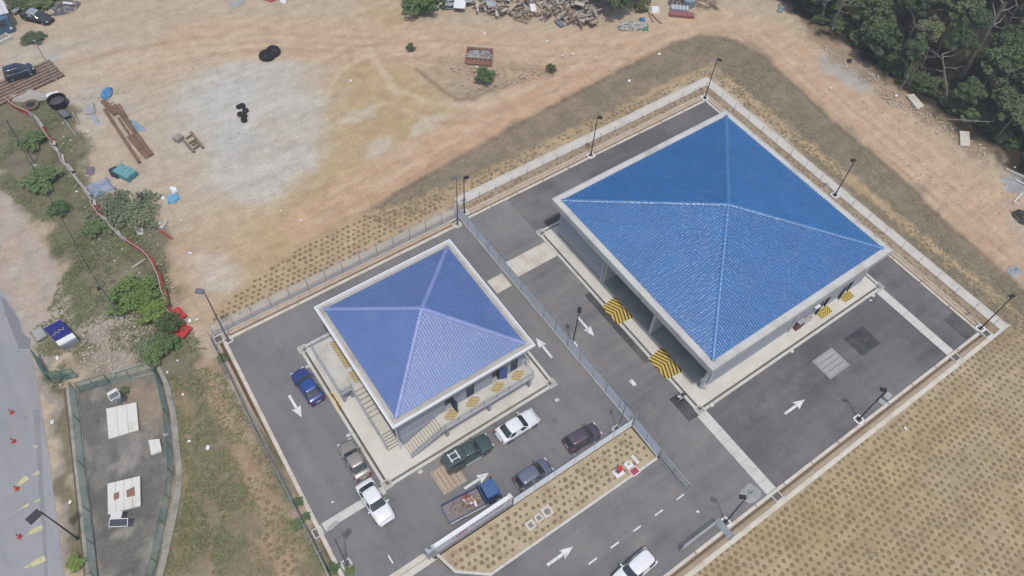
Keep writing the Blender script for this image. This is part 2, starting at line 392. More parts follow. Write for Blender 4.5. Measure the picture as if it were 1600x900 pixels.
    lay(bank, (126, 120, 98), 2, .45, lace=.42, seed=97, sc=.5)
    stroke([(565, 335), (640, 290), (800, 200), (950, 120), (1050, 70), (1090, 57), (1150, 62), (1200, 95), (1300, 190), (1400, 270), (1480, 350), (1600, 455)], (118, 106, 88), .7, .5, .6)
    # soil strips just outside the yard aprons, dotted with sods
    lay([(1.2, 51.2), (31.8, 52.3), (74.6, 53.6), (75.0, 5.0), (76.4, 4.0), (76.2, 55.0), (32, 55.0), (22, 57.0), (10, 56), (1, 53.4)], (190, 168, 134), .7, .9, warp=2, px=False)
    lay([(30.8, 50.5), (70.8, 50.5), (70.8, 4.3), (72.4, 4.3), (72.4, 52.0), (30.8, 52.0)], (170, 152, 130), .3, 1, warp=0, px=False)
    # sod field, lower right
    field = [(24, 4.75), (31, 4.3), (74, 3.9), (110, 3.6), (110, -16), (-10, -16), (10, 3.5)]
    lay(field, (184, 167, 136), .6, warp=0, px=False)
    lay([(1180, 860), (1250, 790), (1500, 600), (1530, 640), (1300, 850)], (186, 166, 120), 5, .7)
    lay([(1440, 720), (1520, 690), (1560, 740), (1470, 790)], (178, 166, 148), 4, .5)
    lay([(1560, 900), (1600, 870), (1600, 900)], (170, 150, 132), 2, .7)
    lay(field, (172, 154, 118), 2, .5, px=False, lace=.45, seed=141, sc=.35)
    lay([(1460, 470), (1600, 500), (1600, 530), (1530, 560)], (150, 132, 104), 3, .5)
    # forest floor
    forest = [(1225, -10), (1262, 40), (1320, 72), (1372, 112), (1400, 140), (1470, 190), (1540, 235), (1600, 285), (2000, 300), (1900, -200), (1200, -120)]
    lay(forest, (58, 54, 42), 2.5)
    lay([(1262, 40), (1320, 72), (1372, 112), (1400, 140), (1470, 190), (1540, 235), (1545, 262), (1460, 200), (1390, 160), (1350, 120), (1290, 80), (1250, 50)], (158, 134, 108), 2, .7)
    # left verge grass
    verge = [(-20, 150), (60, 150), (100, 170), (140, 210), (120, 260), (180, 330), (250, 350), (270, 440), (262, 500), (300, 515), (340, 560), (520, 905), (240, 905), (290, 760), (255, 580), (230, 545), (60, 560), (45, 520), (80, 470), (95, 420), (70, 350), (-10, 290)]
    lay(verge, (106, 108, 82), 1.5)
    lay(verge, (88, 98, 64), 2, .85, lace=.5, seed=211, sc=.45)
    lay(verge, (142, 134, 114), 2, .6, lace=.36, seed=311, sc=.6)
    lay([(0, 220), (60, 240), (70, 300), (30, 320), (0, 300)], (130, 122, 106), 3, .7)
    lay([(100, 500), (150, 475), (210, 490), (240, 540), (230, 570), (190, 560), (150, 540), (120, 530)], (178, 168, 156), 2, .9)
    lay([(150, 560), (250, 560), (180, 590), (120, 585)], (140, 130, 120), 2, .8)
    lay([(0, 440), (60, 420), (110, 480), (70, 520), (50, 600), (0, 560)], (182, 172, 158), 3, .8)
    lay([(250, 350), (275, 360), (285, 500), (262, 500)], (176, 156, 130), 2, .8)
    lay([(160, 430), (195, 425), (200, 455), (170, 460)], (165, 150, 132), 1.5, .7)
    lay([(190, 500), (205, 480), (200, 540), (180, 530)], (180, 172, 160), 1.5, .7)
    lay([(130, 60), (220, 75), (30, 60)], (190, 180, 160), 3, .4)
    lay([(20, -40), (120, -40), (115, 5), (60, 12), (10, 15)], (100, 108, 68), 2)
    lay([(285, 600), (345, 590), (520, 905), (255, 905), (300, 760)], (138, 130, 106), 3, .9)
    lay([(322, 590), (350, 580), (420, 700), (470, 800), (500, 900), (430, 900), (385, 760), (340, 670)], (178, 152, 130), 2, .9, lace=.6, seed=401, sc=.8)
    stroke([(318, 570), (345, 640), (385, 720), (420, 800), (450, 905)], (184, 156, 134), 1.6, .8, .8); stroke([(335, 570), (372, 650), (420, 740), (470, 860)], (178, 156, 132), .9, .5, .7); stroke([(282, 590), (292, 690), (286, 780), (258, 905)], (176, 158, 132), .6, .4, .8); stroke([(275, 590), (283, 690), (277, 780), (250, 905)], (128, 112, 84), .8, .4, .7)
    lay([(330, 760), (400, 740), (440, 900), (320, 900)], (168, 150, 126), 2, .7, lace=.55, seed=405, sc=.8)
    lay([(272, 590), (290, 590), (310, 720), (290, 900), (262, 900), (282, 770)], (150, 132, 104), 1, .8)
    lay([(258, 590), (270, 600), (288, 700), (290, 760), (262, 860), (250, 905), (240, 905), (258, 850), (278, 760)], (146, 132, 96), .7, .9)
    # utility enclosure floor
    encl = [(118, 600), (240, 585), (262, 690), (268, 750), (236, 905), (148, 905)]
    lay(encl, (136, 134, 128), .8, warp=2)
    lay(encl, (160, 157, 150), 2, .8, lace=.5, seed=511, sc=.5)
    lay(encl, (108, 107, 104), 2, .8, lace=.44, seed=521, sc=.7)
    lay([(190, 595), (240, 590), (255, 660), (215, 660)], (166, 148, 126), 2, .8)
    # pale gravel lay-by and road shoulder at far left
    lay([(-40, 300), (18, 305), (75, 395), (112, 470), (95, 520), (45, 545), (-60, 480)], (184, 174, 162), 1.5, warp=2)
    lay([(-40, 300), (18, 305), (75, 395), (100, 470), (60, 500), (-60, 480)], (190, 166, 150), 4, .5, lace=.5, seed=601, sc=.3)
    lay([(55, 540), (85, 590), (112, 900), (100, 905), (62, 640), (50, 560)], (160, 152, 142), .6, .9)
    lay([(78, 600), (108, 600), (135, 900), (108, 905)], (122, 118, 92), .6, .9)
    H = (fbm(X * .12, Y * .12, 5) - .5) * .3 + (fbm(X * .9, Y * .9, 15) - .5) * .14
    near = np.ones(X.shape)
    inside = np.full(X.shape, -1e9)
    for p in SINK: inside = np.maximum(inside, sdist(X, Y, p))
    H = H * smooth((-inside - .3) / 3.5) + 0.0
    H = np.where(inside > 0.0, -.75, H)
    # the public road and its shoulder lie flat
    rd = sdist(X, Y, pxpoly([(-200, 430), (120, 470), (160, 900), (-200, 1000)])); H = np.where(rd > -2, H * smooth(-rd / 4), H)
    H -= .02
    dist = np.hypot(X - 40, Y - 40); H = np.where(dist > 160, 0, H)
    # spoil dip
    dip = sdist(wx, wy, pxpoly([(665, 100), (760, 100), (870, 95), (900, 110), (800, 150), (730, 160), (690, 140)])); H -= .5 * smooth(dip / 3) 
    nx, ny = len(xs), len(ys)
    GH.update(xs=xs, ys=ys, H=H)
    V = np.stack([X.ravel(), Y.ravel(), H.ravel()], 1)
    i = np.arange(nx * ny).reshape(ny, nx); F = np.stack([i[:-1, :-1], i[:-1, 1:], i[1:, 1:], i[1:, :-1]], -1).reshape(-1, 4)
    me = D.meshes.new('ground'); me.vertices.add(len(V)); me.vertices.foreach_set('co', V.ravel())
    me.loops.add(F.size); me.loops.foreach_set('vertex_index', F.ravel()); me.polygons.add(len(F))
    me.polygons.foreach_set('loop_start', np.arange(0, F.size, 4)); me.polygons.foreach_set('use_smooth', np.ones(len(F), bool))
    me.update(calc_edges=True)
    a = me.color_attributes.new('soil_colour', 'FLOAT_COLOR', 'POINT')
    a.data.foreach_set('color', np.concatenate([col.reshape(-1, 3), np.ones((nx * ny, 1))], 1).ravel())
    m, nt, b = base('bare_earth_and_dry_grass', .95, 0, .1)
    at = nt.nodes.new('ShaderNodeAttribute'); at.attribute_name = 'soil_colour'
    v = objco(nt)
    n1 = noise(nt, v, .55, 8, .65); n2 = noise(nt, v, 3.2, 6, .7); n3 = noise(nt, v, 14, 4, .8)
    tr = noise(nt, objco(nt, scale=(.10, .9, 1), rot=(0, 0, -.45)), 1.2, 5, .6)      # wheel-track streaks
    c = mixc(nt, 1.0, at.outputs['Color'], ramp(nt, n1, .3, .7, (.84, .83, .82, 1), (1.14, 1.15, 1.16, 1)), 'MULTIPLY')
    c = mixc(nt, 1.0, c, ramp(nt, n2, .3, .7, (.86, .85, .84, 1), (1.13, 1.14, 1.15, 1)), 'MULTIPLY')
    c = mixc(nt, 1.0, c, ramp(nt, n3, .25, .75, (.80, .79, .78, 1), (1.2, 1.2, 1.2, 1)), 'MULTIPLY')
    c = mixc(nt, 1.0, c, ramp(nt, tr, .35, .65, (.93, .92, .90, 1), (1.06, 1.06, 1.05, 1)), 'MULTIPLY')
    st = nt.nodes.new('ShaderNodeTexVoronoi'); st.inputs['Scale'].default_value = 3.0; nt.links.new(v, st.inputs['Vector'])
    c = mixc(nt, mth(nt, 'MULTIPLY', mth(nt, 'LESS_THAN', st.outputs['Distance'], .09), .5), c, C(224, 220, 212))
    nt.links.new(c, b.inputs['Base Color'])
    bp = nt.nodes.new('ShaderNodeBump'); bp.inputs['Strength'].default_value = .55; bp.inputs['Distance'].default_value = .12
    nt.links.new(mth(nt, 'ADD', n2, mth(nt, 'MULTIPLY', n3, .35)), bp.inputs['Height']); nt.links.new(bp.outputs[0], b.inputs['Normal'])
    me.materials.append(m)
    o = D.objects.new('ground', me); COL.objects.link(o); o['kind'] = 'structure'
    return verge, bank, encl
VERGE, BANK, ENCL = build_ground()

# ---------------------------------------------------------------- yards: asphalt, drains, kerbs
def slab(name, pts, z1, m, z0=-.7): return MB().prism(pts, z0, z1).build(name, m, kind='structure')
def R(x0, x1, y0, y1): return [(x0, y0), (x1, y0), (x1, y1), (x0, y1)]
BP = (37.25, 65.75, 15.4, 43.4)          # big building pad incl. its drain
SP = (7.35, 27.2, 26.1, 44.3)            # small building pad
slab('yard_asphalt', R(30.9, BP[0], 14.1, 49.4), 0, M_asph_r)
slab('yard_asphalt', R(BP[1], 69.8, 5.6, 49.4), 0, M_asph_b)
slab('yard_asphalt', R(BP[0], BP[1], BP[3], 49.4), 0, M_asph_b)
slab('yard_asphalt', R(BP[0], BP[1], 5.6, BP[2]), 0, M_asph_b)
slab('access_road', [(-40, 5.6), (BP[0], 5.6), (BP[0], 14.1), (-40, 14.1)], 0, M_asph_r)
slab('access_road', [(-40, 14.1), (11.2, 14.1), (8.6, 16.2), (7.95, 17.95), (-40, 17.95)], 0, M_asph_r)
slab('yard_asphalt', [(.45, 17.95), (SP[0], 17.95), (SP[0], 49.1), (1.6, 49.1)], 0, M_asph_s)
slab('yard_asphalt', R(SP[0], SP[1], 18.3, SP[2]), 0, M_asph_s)
slab('yard_asphalt', R(SP[1], 30.75, 18.3, 49.1), 0, M_asph_s)
slab('yard_asphalt', R(SP[0], SP[1], SP[3], 49.1), 0, M_asph_s)

def drain(path, slot0=.34, slot1=.62, bench=1.05, lip=1.17, nm='drain_channel'):
    o = MB(); sweep(o, [(.30, .02), (slot0, -.05), (slot0 + .06, -.5)], path); sweep(o, [(slot1 - .05, -.5), (slot1, -.08), (bench, .0)], path)
    o.build(nm, M_conc_peach, kind='structure')
    o = MB(); sweep(o, [(slot0 + .05, -.46), (slot1 - .04, -.46)], path); o.build('drain_bed', M_silt, kind='structure')
    o = MB(); sweep(o, [(bench, -.02), (bench, .12), (lip, .12), (lip, -.3)], path); o.build('drain_lip', M_conc_warm, kind='structure')
def kerb(path, width=.3, h=.11, seg=3.9, m=M_conc_warm, gap=.10, name='kerb', piece='kerb_stone'):
    root = thing(name, '', '', (0, 0, 0), kind='structure')
    for (ax, ay), (bx, by) in zip(path[:-1], path[1:]):
        a = Vector((ax, ay)); b = Vector((bx, by)); L = (b - a).length; d = (b - a) / L; nrm = Vector((-d.y, d.x)); n = max(1, round(L / seg)); s = L / n
        for i in range(n):
            p = a + d * (i * s + gap * .5); q = a + d * ((i + 1) * s - gap * .5); k = rnd.uniform(-.012, .012)
            MB().prism([(p.x, p.y), (q.x, q.y), (q.x + nrm.x * width, q.y + nrm.y * width), (p.x + nrm.x * width, p.y + nrm.y * width)], -.3, h + k).build(piece, m, root)
    return root
PB = [(31.1, 49.42), (69.82, 49.42), (69.82, 5.58), (16.0, 5.58)]
drain(PB); kerb(PB)
PS = [(.40, 16.0), (1.58, 49.12), (30.62, 49.12)]
drain(PS, .4, .72, 1.08, 1.2); kerb(PS, width=.36, gap=.03)
# concrete bench between the lower drain and the sod field
o = MB(); sweep(o, [(1.17, .05), (1.5, .03), (1.5, -.2)], [(72.1, 5.58), (16, 5.58)]); o.build('drain_bench', M_conc_warm, kind='structure')
# aprons of the big yard
AP = [(31.9, 51.75), (72.25, 51.75), (72.25, 4.25)]
o = MB(); sweep(o, [(0, -.1), (0, .06), (.9, .1), (1.35, .02), (1.35, -.3)], AP)
o.build('concrete_apron', mat('apron_concrete', C(212, 209, 200), var=.08, scale=.8, fine=6, bump=.08, col2=C(182, 178, 166), thr=(.5, .75)), kind='structure')
slab('concrete_apron', [(69.8, 4.1), (73.85, 4.1), (73.85, 4.25), (72.25, 4.25), (72.25, 4.42), (69.8, 4.42)], .07, M_conc, -.3)
for y in np.arange(6, 51, 2.3): pass

# perimeter drains and pads of the two buildings
def pad(rc, cut_white, yellow=False):
    x0, x1, y0, y1 = rc; P = [(x0, y0), (x0, y1), (x1, y1), (x1, y0)]      # clockwise: left is outward
    o = MB(); sweep(o, [(0, -.3), (0, .07), (-.30, .07), (-.30, -.4)], P, True); o.build('perimeter_kerb', M_conc, kind='structure')
    o = MB(); sweep(o, [(-.30, -.30), (-.55, -.30)], P, True); o.build('perimeter_drain_bed', mat('mossy_silt', C(112, 108, 98), var=.2, scale=2, bump=.3), kind='structure')
    return MB().prism(R(x0 + .52, x1 - .52, y0 + .52, y1 - .52), -.5, .10).build('building_pad', M_padc, kind='structure')
M_padc = mat('pad_concrete', C(220, 217, 207), var=.06, scale=.35, fine=6, bump=.05, col2=C(198, 194, 182), thr=(.5, .72))
pad(BP, 1); pad(SP, 1)
M_grate = mat('grating_steel', C(132, 136, 136), var=.15, scale=6, rough=.6)
def basin(x, y, label, s=.42):
    t = thing('catch_basin', label, 'drain cover', (x, y, 0))
    f = MB()
    for a in (-1, 1): f.box(x - s, x + s, y + a * s - .05, y + a * s + .05, -.2, .13); f.box(x + a * s - .05, x + a * s + .05, y - s, y + s, -.2, .128)
    f.build('frame', M_conc, t); MB().box(x - s, x + s, y - s, y + s, -.3, .05).build('sump', M_silt, t)
    for k in range(7):
        xx = x - s + .07 + k * (2 * s - .14) / 6; MB().box(xx - .02, xx + .02, y - s, y + s, .07, .10).build('grate_bar', M_grate, t)
basin(BP[0] + .35, BP[2] + .35, 'square grated basin at the near corner of the large blue-roofed building pad')
basin(BP[0] + .35, BP[3] - .35, 'square grated basin at the far left corner of the large blue-roofed building pad')
basin(BP[1] - .35, BP[2] + .35, 'square grated basin at the right corner of the large building pad')
basin(SP[0] + .35, SP[2] + .35, 'square grated basin at the near corner of the small building pad, by the white sedan')
basin(SP[0] + .35, SP[3] - .35, 'grated basin at the far left corner of the small building pad, beyond the blue car')
basin(SP[1] - .35, SP[2] + .35, 'square grated basin at the right corner of the small building pad')
basin(70.45, 5.0, 'square grated basin at the right corner of the large yard, below the lamp post')
basin(65.0, 5.0, 'square grated basin where the right cover strip meets the lower drain')
basin(37.6, 5.0, 'square grated basin where the left cover strip meets the lower drain')
basin(1.0, 49.8, 'square grated basin at the top left corner of the small yard')
basin(.4, 26.0, 'square grated basin at the left drain, at the end of the cover strip')
basin(30.0, 49.7, 'square grated basin at the top right corner of the small yard')

def cover_strip(x0, x1, y0, y1, n, along, m=M_conc, z=.014):
    t = thing('cover_strip', '', '', kind='structure')
    for i in range(n):
        if along == 'y': a = y0 + (y1 - y0) * i / n; b = y0 + (y1 - y0) * (i + 1) / n; r = (x0, x1, a + .012, b - .012)
        else: a = x0 + (x1 - x0) * i / n; b = x0 + (x1 - x0) * (i + 1) / n; r = (a + .012, b - .012, y0, y1)
        MB().box(*r, -.1, z + rnd.uniform(0, .008)).build('cover_slab', m, t)
cover_strip(31.5, 37.25, 39.35, 41.75, 5, 'x', M_conc_warm)
cover_strip(28.5, 30.5, 38.75, 40.75, 1, 'x', M_conc_warm)
cover_strip(36.95, 38.15, 5.62, 15.35, 8, 'y')
cover_strip(64.5, 65.6, 5.62, 15.35, 8, 'y')
cover_strip(1.0, 7.3, 25.75, 26.55, 4, 'x')
o = MB().prism([(2.5, 19.15), (7.2, 19.15), (7.95, 18.0), (1.0, 18.0)], -.2, .012); o.build('entrance_strip', M_conc_warm, kind='structure')
o = MB().prism([(4.2, 18.62), (7.6, 18.62), (7.65, 18.58), (4.2, 18.58)], -.1, .018); o.build('joint_line', M_silt, kind='structure')

def sump(x0, x1, y0, y1, n, label, m, rz):
    t = thing('sump_cover', label, 'drain cover', ((x0 + x1) / 2, (y0 + y1) / 2, 0)); f = MB()
    f.box(x0 - .13, x1 + .13, y0 - .13, y0, -.1, .03); f.box(x0 - .13, x1 + .13, y1, y1 + .13, -.1, .03)
    f.box(x0 - .13, x0, y0, y1, -.1, .028); f.box(x1, x1 + .13, y0, y1, -.1, .028); f.build('frame', m, t)
    for i in range(n):
        a = y0 + (y1 - y0) * i / n; b = y0 + (y1 - y0) * (i + 1) / n
        if rz: aa = x0 + (x1 - x0) * i / n; bb = x0 + (x1 - x0) * (i + 1) / n; MB().box(aa + .03, bb - .03, y0 + .02, y1 - .02, -.1, .035).build('cover_slab', m, t)
        else: MB().box(x0 + .02, x1 - .02, a + .03, b - .03, -.1, .035).build('cover_slab', m, t)
    MB().box(x0, x1, y0, y1, -.1, .004).build('gap_bed', M_silt, t)
sump(51.7, 54.5, 10.85, 13.15, 4, 'pale square sump cover of four slabs in the dark asphalt', M_conc_grey, False)
sump(11.75, 14.0, 22.75, 25.05, 5, 'peach-tinted square sump cover of five slabs behind the green pickup', M_conc_peach, True)
for nm, pts in (('asphalt_patch', R(56.6, 59.6, 10.7, 13.3)), ('asphalt_patch', R(36.45, 37.22, 22.9, 33.3)), ('asphalt_patch', R(35.8, 37.22, 15.4, 18.4)),
                ('asphalt_patch', R(38.7, 42.5, 43.42, 44.2)), ('asphalt_patch', R(68.0, 69.8, 5.7, 8.8))):
    MB().prism([(p[0] + rnd.uniform(-.06, .06), p[1] + rnd.uniform(-.04, .0)) for p in pts], -.05, .005).build(nm, M_asph_p, kind='structure')

# painted arrows and dashes
def arrow(x, y, ang, L=2.9):
    c, s = math.cos(ang), math.sin(ang)
    def T(u, v): return (x + u * c - v * s, y + u * s + v * c, .006)
    o = MB(); o.add([T(0, -.13), (T(L * .6, -.13)), T(L * .6, .13), T(0, .13)], [(0, 1, 2, 3)])
    o.add([T(L * .56, -.48), T(L, 0), T(L * .56, .48), T(L * .62, 0)], [(0, 1, 3), (3, 1, 2)])
    o.build('road_arrow', M_line, kind='structure')
arrow(34.1, 31.4, -math.pi / 2, 2.9); arrow(44.6, 10.6, 0, 2.9); arrow(15.8, 12.1, 0, 2.9); arrow(28.75, 28.9, math.pi / 2, 2.9)
arrow(4.2, 39.9, -math.pi / 2, 2.8); arrow(13.5, 22.1, 0, 2.8); MB().box(33.75, 34.15, 21.5, 22.3, -.05, .03).build('paint_test_patch', M_line, kind='structure')
for x in (18.9, 21.45, 24.1, 26.75, 29.4): MB().add([(x, 10.03, .006), (x + .95, 10.03, .006), (x + .95, 10.17, .006), (x, 10.17, .006)], [(0, 1, 2, 3)]).build('lane_dash', M_line, kind='structure')
MB().add([(4.53, 19.9, .006), (4.66, 19.9, .006), (4.66, 20.8, .006), (4.53, 20.8, .006)], [(0, 1, 2, 3)]).build('lane_dash', M_line, kind='structure')
MB().add([(28.75, 26.6, .006), (28.9, 26.6, .006), (28.9, 28.9, .006), (28.75, 28.9, .006)], [(0, 1, 2, 3)])

# island
ISL = [(8.15, 18.15), (8.5, 16.9), (8.75, 16.2), (11.2, 14.35), (30.55, 14.35), (30.55, 18.15)]
M_islsoil = mat('planting_soil', C(190, 174, 144), var=.1, scale=1.2, fine=14, bump=.5, col2=C(160, 140, 112), thr=(.48, .68))
MB().prism(ISL, -.7, .05).build('island_soil', M_islsoil, kind='structure')
kerb([(8.1, 18.3), (8.45, 16.9), (8.65, 16.12), (11.15, 14.12), (30.62, 14.12)], width=.24, h=.13, seg=1.5, m=M_conc, gap=.015, name='island_kerb')

# public road at far left
rdp = pxpoly([(0, 452), (14, 470), (34, 505), (38, 535), (50, 560), (58, 600), (78, 720), (100, 900)])
rdp = [(-80, 120), (-40, 80)] + rdp + [tuple(G(120, 1100)[:2]), (-80, -30)]
MB().prism(rdp, -.3, .012).build('public_road', M_asph_l, kind='structure')
M_shade2 = asphalt('asphalt_lane_newer', C(134, 138, 144), C(150, 150, 152), 'y')
MB().prism(pxpoly([(52, 640), (62, 640), (66, 720), (75, 900), (110, 1100), (98, 1100), (70, 900), (58, 720)]), -.2, .018).build('road_seam', M_shade2, kind='structure')
MB().prism(pxpoly([(0, 462), (10, 470), (30, 500), (34, 520), (48, 530), (46, 545), (30, 545), (20, 520), (12, 500)]), -.2, .02).build('asphalt_patch', mat('broken_grey_asphalt', C(132, 134, 136), var=.15, scale=3, bump=.4), kind='structure')
for pts in ([(26, 756), (40, 743), (46, 748), (28, 762)], [(28, 798), (44, 786), (46, 790), (30, 797)], [(36, 840), (52, 826), (66, 820), (68, 828), (50, 834)], [(36, 888), (56, 874), (70, 868), (72, 876), (56, 884), (38, 888)],
            [(51, 742), (61, 735), (62, 741), (51, 743)], [(53, 785), (63, 778), (63, 782), (56, 785)], [(51, 698), (59, 695), (58, 700)]):
    MB().add([tuple(G(x, y))[:2] + (.024,) for x, y in pts], [tuple(range(len(pts)))]).build('worn_line', M_line_y, kind='structure')

# concrete strips of the utility enclosure
def ribbon(name, L, Rr, m, z0, z1):
    a = [G(*p) for p in L]; b = [G(*p) for p in Rr]; o = MB(); n = len(a)
    vs = [(p.x, p.y, z1) for p in a] + [(p.x, p.y, z1) for p in b] + [(p.x, p.y, z0) for p in a] + [(p.x, p.y, z0) for p in b]
    fs = []
    for i in range(n - 1): fs += [(i, i + 1, n + i + 1, n + i), (2 * n + i, 2 * n + i + 1, i + 1, i), (n + i, n + i + 1, 3 * n + i + 1, 3 * n + i)]
    o.add(vs, fs); return o.build(name, m, kind='structure')
M_strip = mat('stained_kerb_concrete', C(168, 164, 154), var=.14, scale=1, fine=10, bump=.2, col2=C(128, 130, 120), thr=(.45, .65))
ribbon('drain_wall', [(103, 606), (109, 660), (116, 730), (124, 800), (134, 900)], [(122, 606), (128, 660), (135, 730), (143, 800), (153, 900)], M_strip, -.3, .08)
ribbon('drain_edge', [(99, 608), (105, 660), (113, 730), (121, 800), (131, 900)], [(102, 606), (108, 660), (115, 730), (123, 800), (133, 900)], M_silt, -.3, .03)
ribbon('drain_wall', [(244, 572), (257, 602), (267, 650), (272, 700), (276, 742), (270, 785), (262, 822), (249, 880), (243, 905)], [(250, 572), (265, 602), (276, 650), (281, 700), (286, 742), (281, 785), (273, 822), (260, 880), (253, 905)], M_strip, -.3, .07)
ribbon('drain_wall', [(172, 596), (205, 589), (242, 580)], [(172, 600), (205, 593), (242, 584)], M_strip, -.3, .08)
ribbon('drain_wall', [(176, 580), (222, 566)], [(176, 585), (222, 570)], M_strip, -.3, .1)
ribbon('drain_wall', [(176, 580), (176, 590)], [(180, 580), (180, 590)], M_strip, -.3, .11)

# ---------------------------------------------------------------- the two buildings
def roof_paint(name, c, rough, spec, dist=.10):
    m, nt, b = base(name, rough, 0, spec); b.inputs['IOR'].default_value = 1.9
    n1 = noise(nt, objco(nt), .25, 5); n2 = noise(nt, objco(nt, scale=(4, 4, 4)), 1.2, 6, .75)
    col = ramp(nt, mth(nt, 'ADD', mth(nt, 'MULTIPLY', n1, .5), mth(nt, 'MULTIPLY', n2, .5)), .35, .65, tuple(x * .86 for x in c[:3]) + (1,), tuple(x * 1.14 for x in c[:3]) + (1,))
    nt.links.new(col, b.inputs['Base Color'])
    wv = noise(nt, objco(nt, scale=(1.2, 1.2, 1.2)), 2.6, 3, .6)
    di = noise(nt, objco(nt, scale=(.35, .35, .35)), 1.6, 9, .75); col = mixc(nt, mth(nt, 'MULTIPLY', ramp(nt, di, .52, .72), .22), col, C(150, 156, 166)); nt.links.new(col, b.inputs['Base Color'])
    bp = nt.nodes.new('ShaderNodeBump'); bp.inputs['Strength'].default_value = .8; bp.inputs['Distance'].default_value = dist
    nt.links.new(wv, bp.inputs['Height']); nt.links.new(bp.outputs[0], b.inputs['Normal'])
    nt.links.new(mth(nt, 'ADD', mth(nt, 'MULTIPLY', n2, .3), rough - .15), b.inputs['Roughness'])
    return m
def hip_roof(root, x0, x1, y0, y1, z0, za, sp, m, mcap):
    xc, yc = (x0 + x1) / 2, (y0 + y1) / 2; A = Vector((xc, yc, za))
    Cn = [Vector((x0, y0, z0)), Vector((x1, y0, z0)), Vector((x1, y1, z0)), Vector((x0, y1, z0))]
    for k in range(4):
        a, b = Cn[k], Cn[(k + 1) % 4]; e = (b - a); L = e.length; e.normalize(); mid = (a + b) / 2; up = A - mid; run = up.length; up.normalize()
        nrm = e.cross(up).normalized(); nrm = nrm if nrm.z > 0 else -nrm
        o = MB(); o.add([a, b, A, a - nrm * .06, b - nrm * .06, A - nrm * .06], [(0, 1, 2), (5, 4, 3), (0, 3, 4, 1)])
        n = int(L / sp)
        for i in range(n):
            u = (i + .5) * L / n; v = run * min(u, L - u) / (L / 2)
            if v < .15: continue
            p = a + e * u; q = p + up * v; h = .10; w0 = sp * .27; w1 = sp * .13
            o.add([p - e * w0, p + e * w0, q + e * w0, q - e * w0, p - e * w1 + nrm * h, p + e * w1 + nrm * h, q + e * w1 + nrm * h, q - e * w1 + nrm * h],
                  [(4, 5, 6, 7), (0, 4, 7, 3), (1, 2, 6, 5), (0, 1, 5, 4)])
        o.build('roof_sheet', m, root)
    for k in range(4):
        o = MB(); a = Cn[k]; d = (A - a).normalized(); s = d.cross(Vector((0, 0, 1))).normalized(); n = d.cross(s) * -1
        n = n if n.z > 0 else -n; r = .22
        vs = []
        for p in (a, A): vs += [p - s * r + n * .05, p - s * r * .4 + n * .16, p + s * r * .4 + n * .16, p + s * r + n * .05]
        o.add(vs, [(0, 1, 5, 4), (1, 2, 6, 5), (2, 3, 7, 6)]); o.build('ridge_cap', mcap, root)
def rim(root, x0, x1, y0, y1, z0, z1, wd, m, name):
    """four mitred-looking beams butted end to end"""
    MB().box(x0, x1, y0, y0 + wd, z0, z1).build(name, m, root); MB().box(x0, x1, y1 - wd, y1, z0, z1).build(name, m, root)
    MB().box(x0, x0 + wd, y0 + wd, y1 - wd, z0, z1 - .002).build(name, m, root); MB().box(x1 - wd, x1, y0 + wd, y1 - wd, z0, z1 - .002).build(name, m, root)

M_roof_b = roof_paint('bright_blue_roof_paint', C(34, 114, 182, .95), .42, .6)
M_roof_bc = roof_paint('bright_blue_cap_paint', C(52, 124, 186, .95), .4, .6)
M_roof_s = roof_paint('violet_blue_roof_paint', C(92, 122, 182, 1.05), .5, .5, .035)
M_roof_sc = roof_paint('violet_blue_cap_paint', C(134, 152, 210, .95), .5, .4)
M_floor = mat('bay_floor_concrete', C(170, 178, 176), var=.08, scale=.5, col2=C(150, 156, 156), thr=(.45, .65))

bb = thing('bay_building', 'large building with a bright blue four-sided metal roof, open bays on its left side', 'building', (51.6, 29.7, 0))
EX = (38.25, 65.05, 16.75, 42.65)
rim(bb, *EX, 5.2, 6.0, .88, M_rim, 'roof_gutter')
for a in ((EX[0] + .02, EX[1] - .02, EX[2] + .02, EX[2] + .10), (EX[0] + .02, EX[1] - .02, EX[3] - .10, EX[3] - .02)): MB().box(*a, 5.95, 6.06).build('gutter_lip', M_rim, bb)
for a in ((EX[0] + .02, EX[0] + .10, EX[2] + .10, EX[3] - .10), (EX[1] - .10, EX[1] - .02, EX[2] + .10, EX[3] - .10)): MB().box(*a, 5.95, 6.058).build('gutter_lip', M_rim, bb)
MB().box(EX[0] + .88, EX[1] - .88, EX[2] + .88, EX[3] - .88, 5.2, 5.5).build('ceiling', M_wall_grey, bb)
hip_roof(bb, EX[0] + .8, EX[1] - .8, EX[2] + .8, EX[3] - .8, 6.04, 9.25, .30, M_roof_b, M_roof_bc)
WX0, WX1, WY0, WY1 = 39.2, 64.1, 17.35, 41.9
MB().box(WX0, WX0 + .2, 33.65, WY1, .1, 5.2).build('wall', M_wall_grey, bb)
MB().box(WX0 + .2, WX1, WY1 - .2, WY1, .1, 5.2).build('wall', M_wall_grey, bb)
MB().box(WX1 - .2, WX1, WY0, WY1 - .2, .1, 5.2).build('wall', M_wall_grey, bb)
MB().box(40.2, 57.0, WY0, WY0 + .2, .1, 5.2).build('wall', M_wall_grey, bb)
for a, b in ((57.95, 60.8), (61.75, WX1 - .2)): MB().box(a, b, WY0, WY0 + .2, .1, 5.2).build('wall', M_wall_grey, bb)
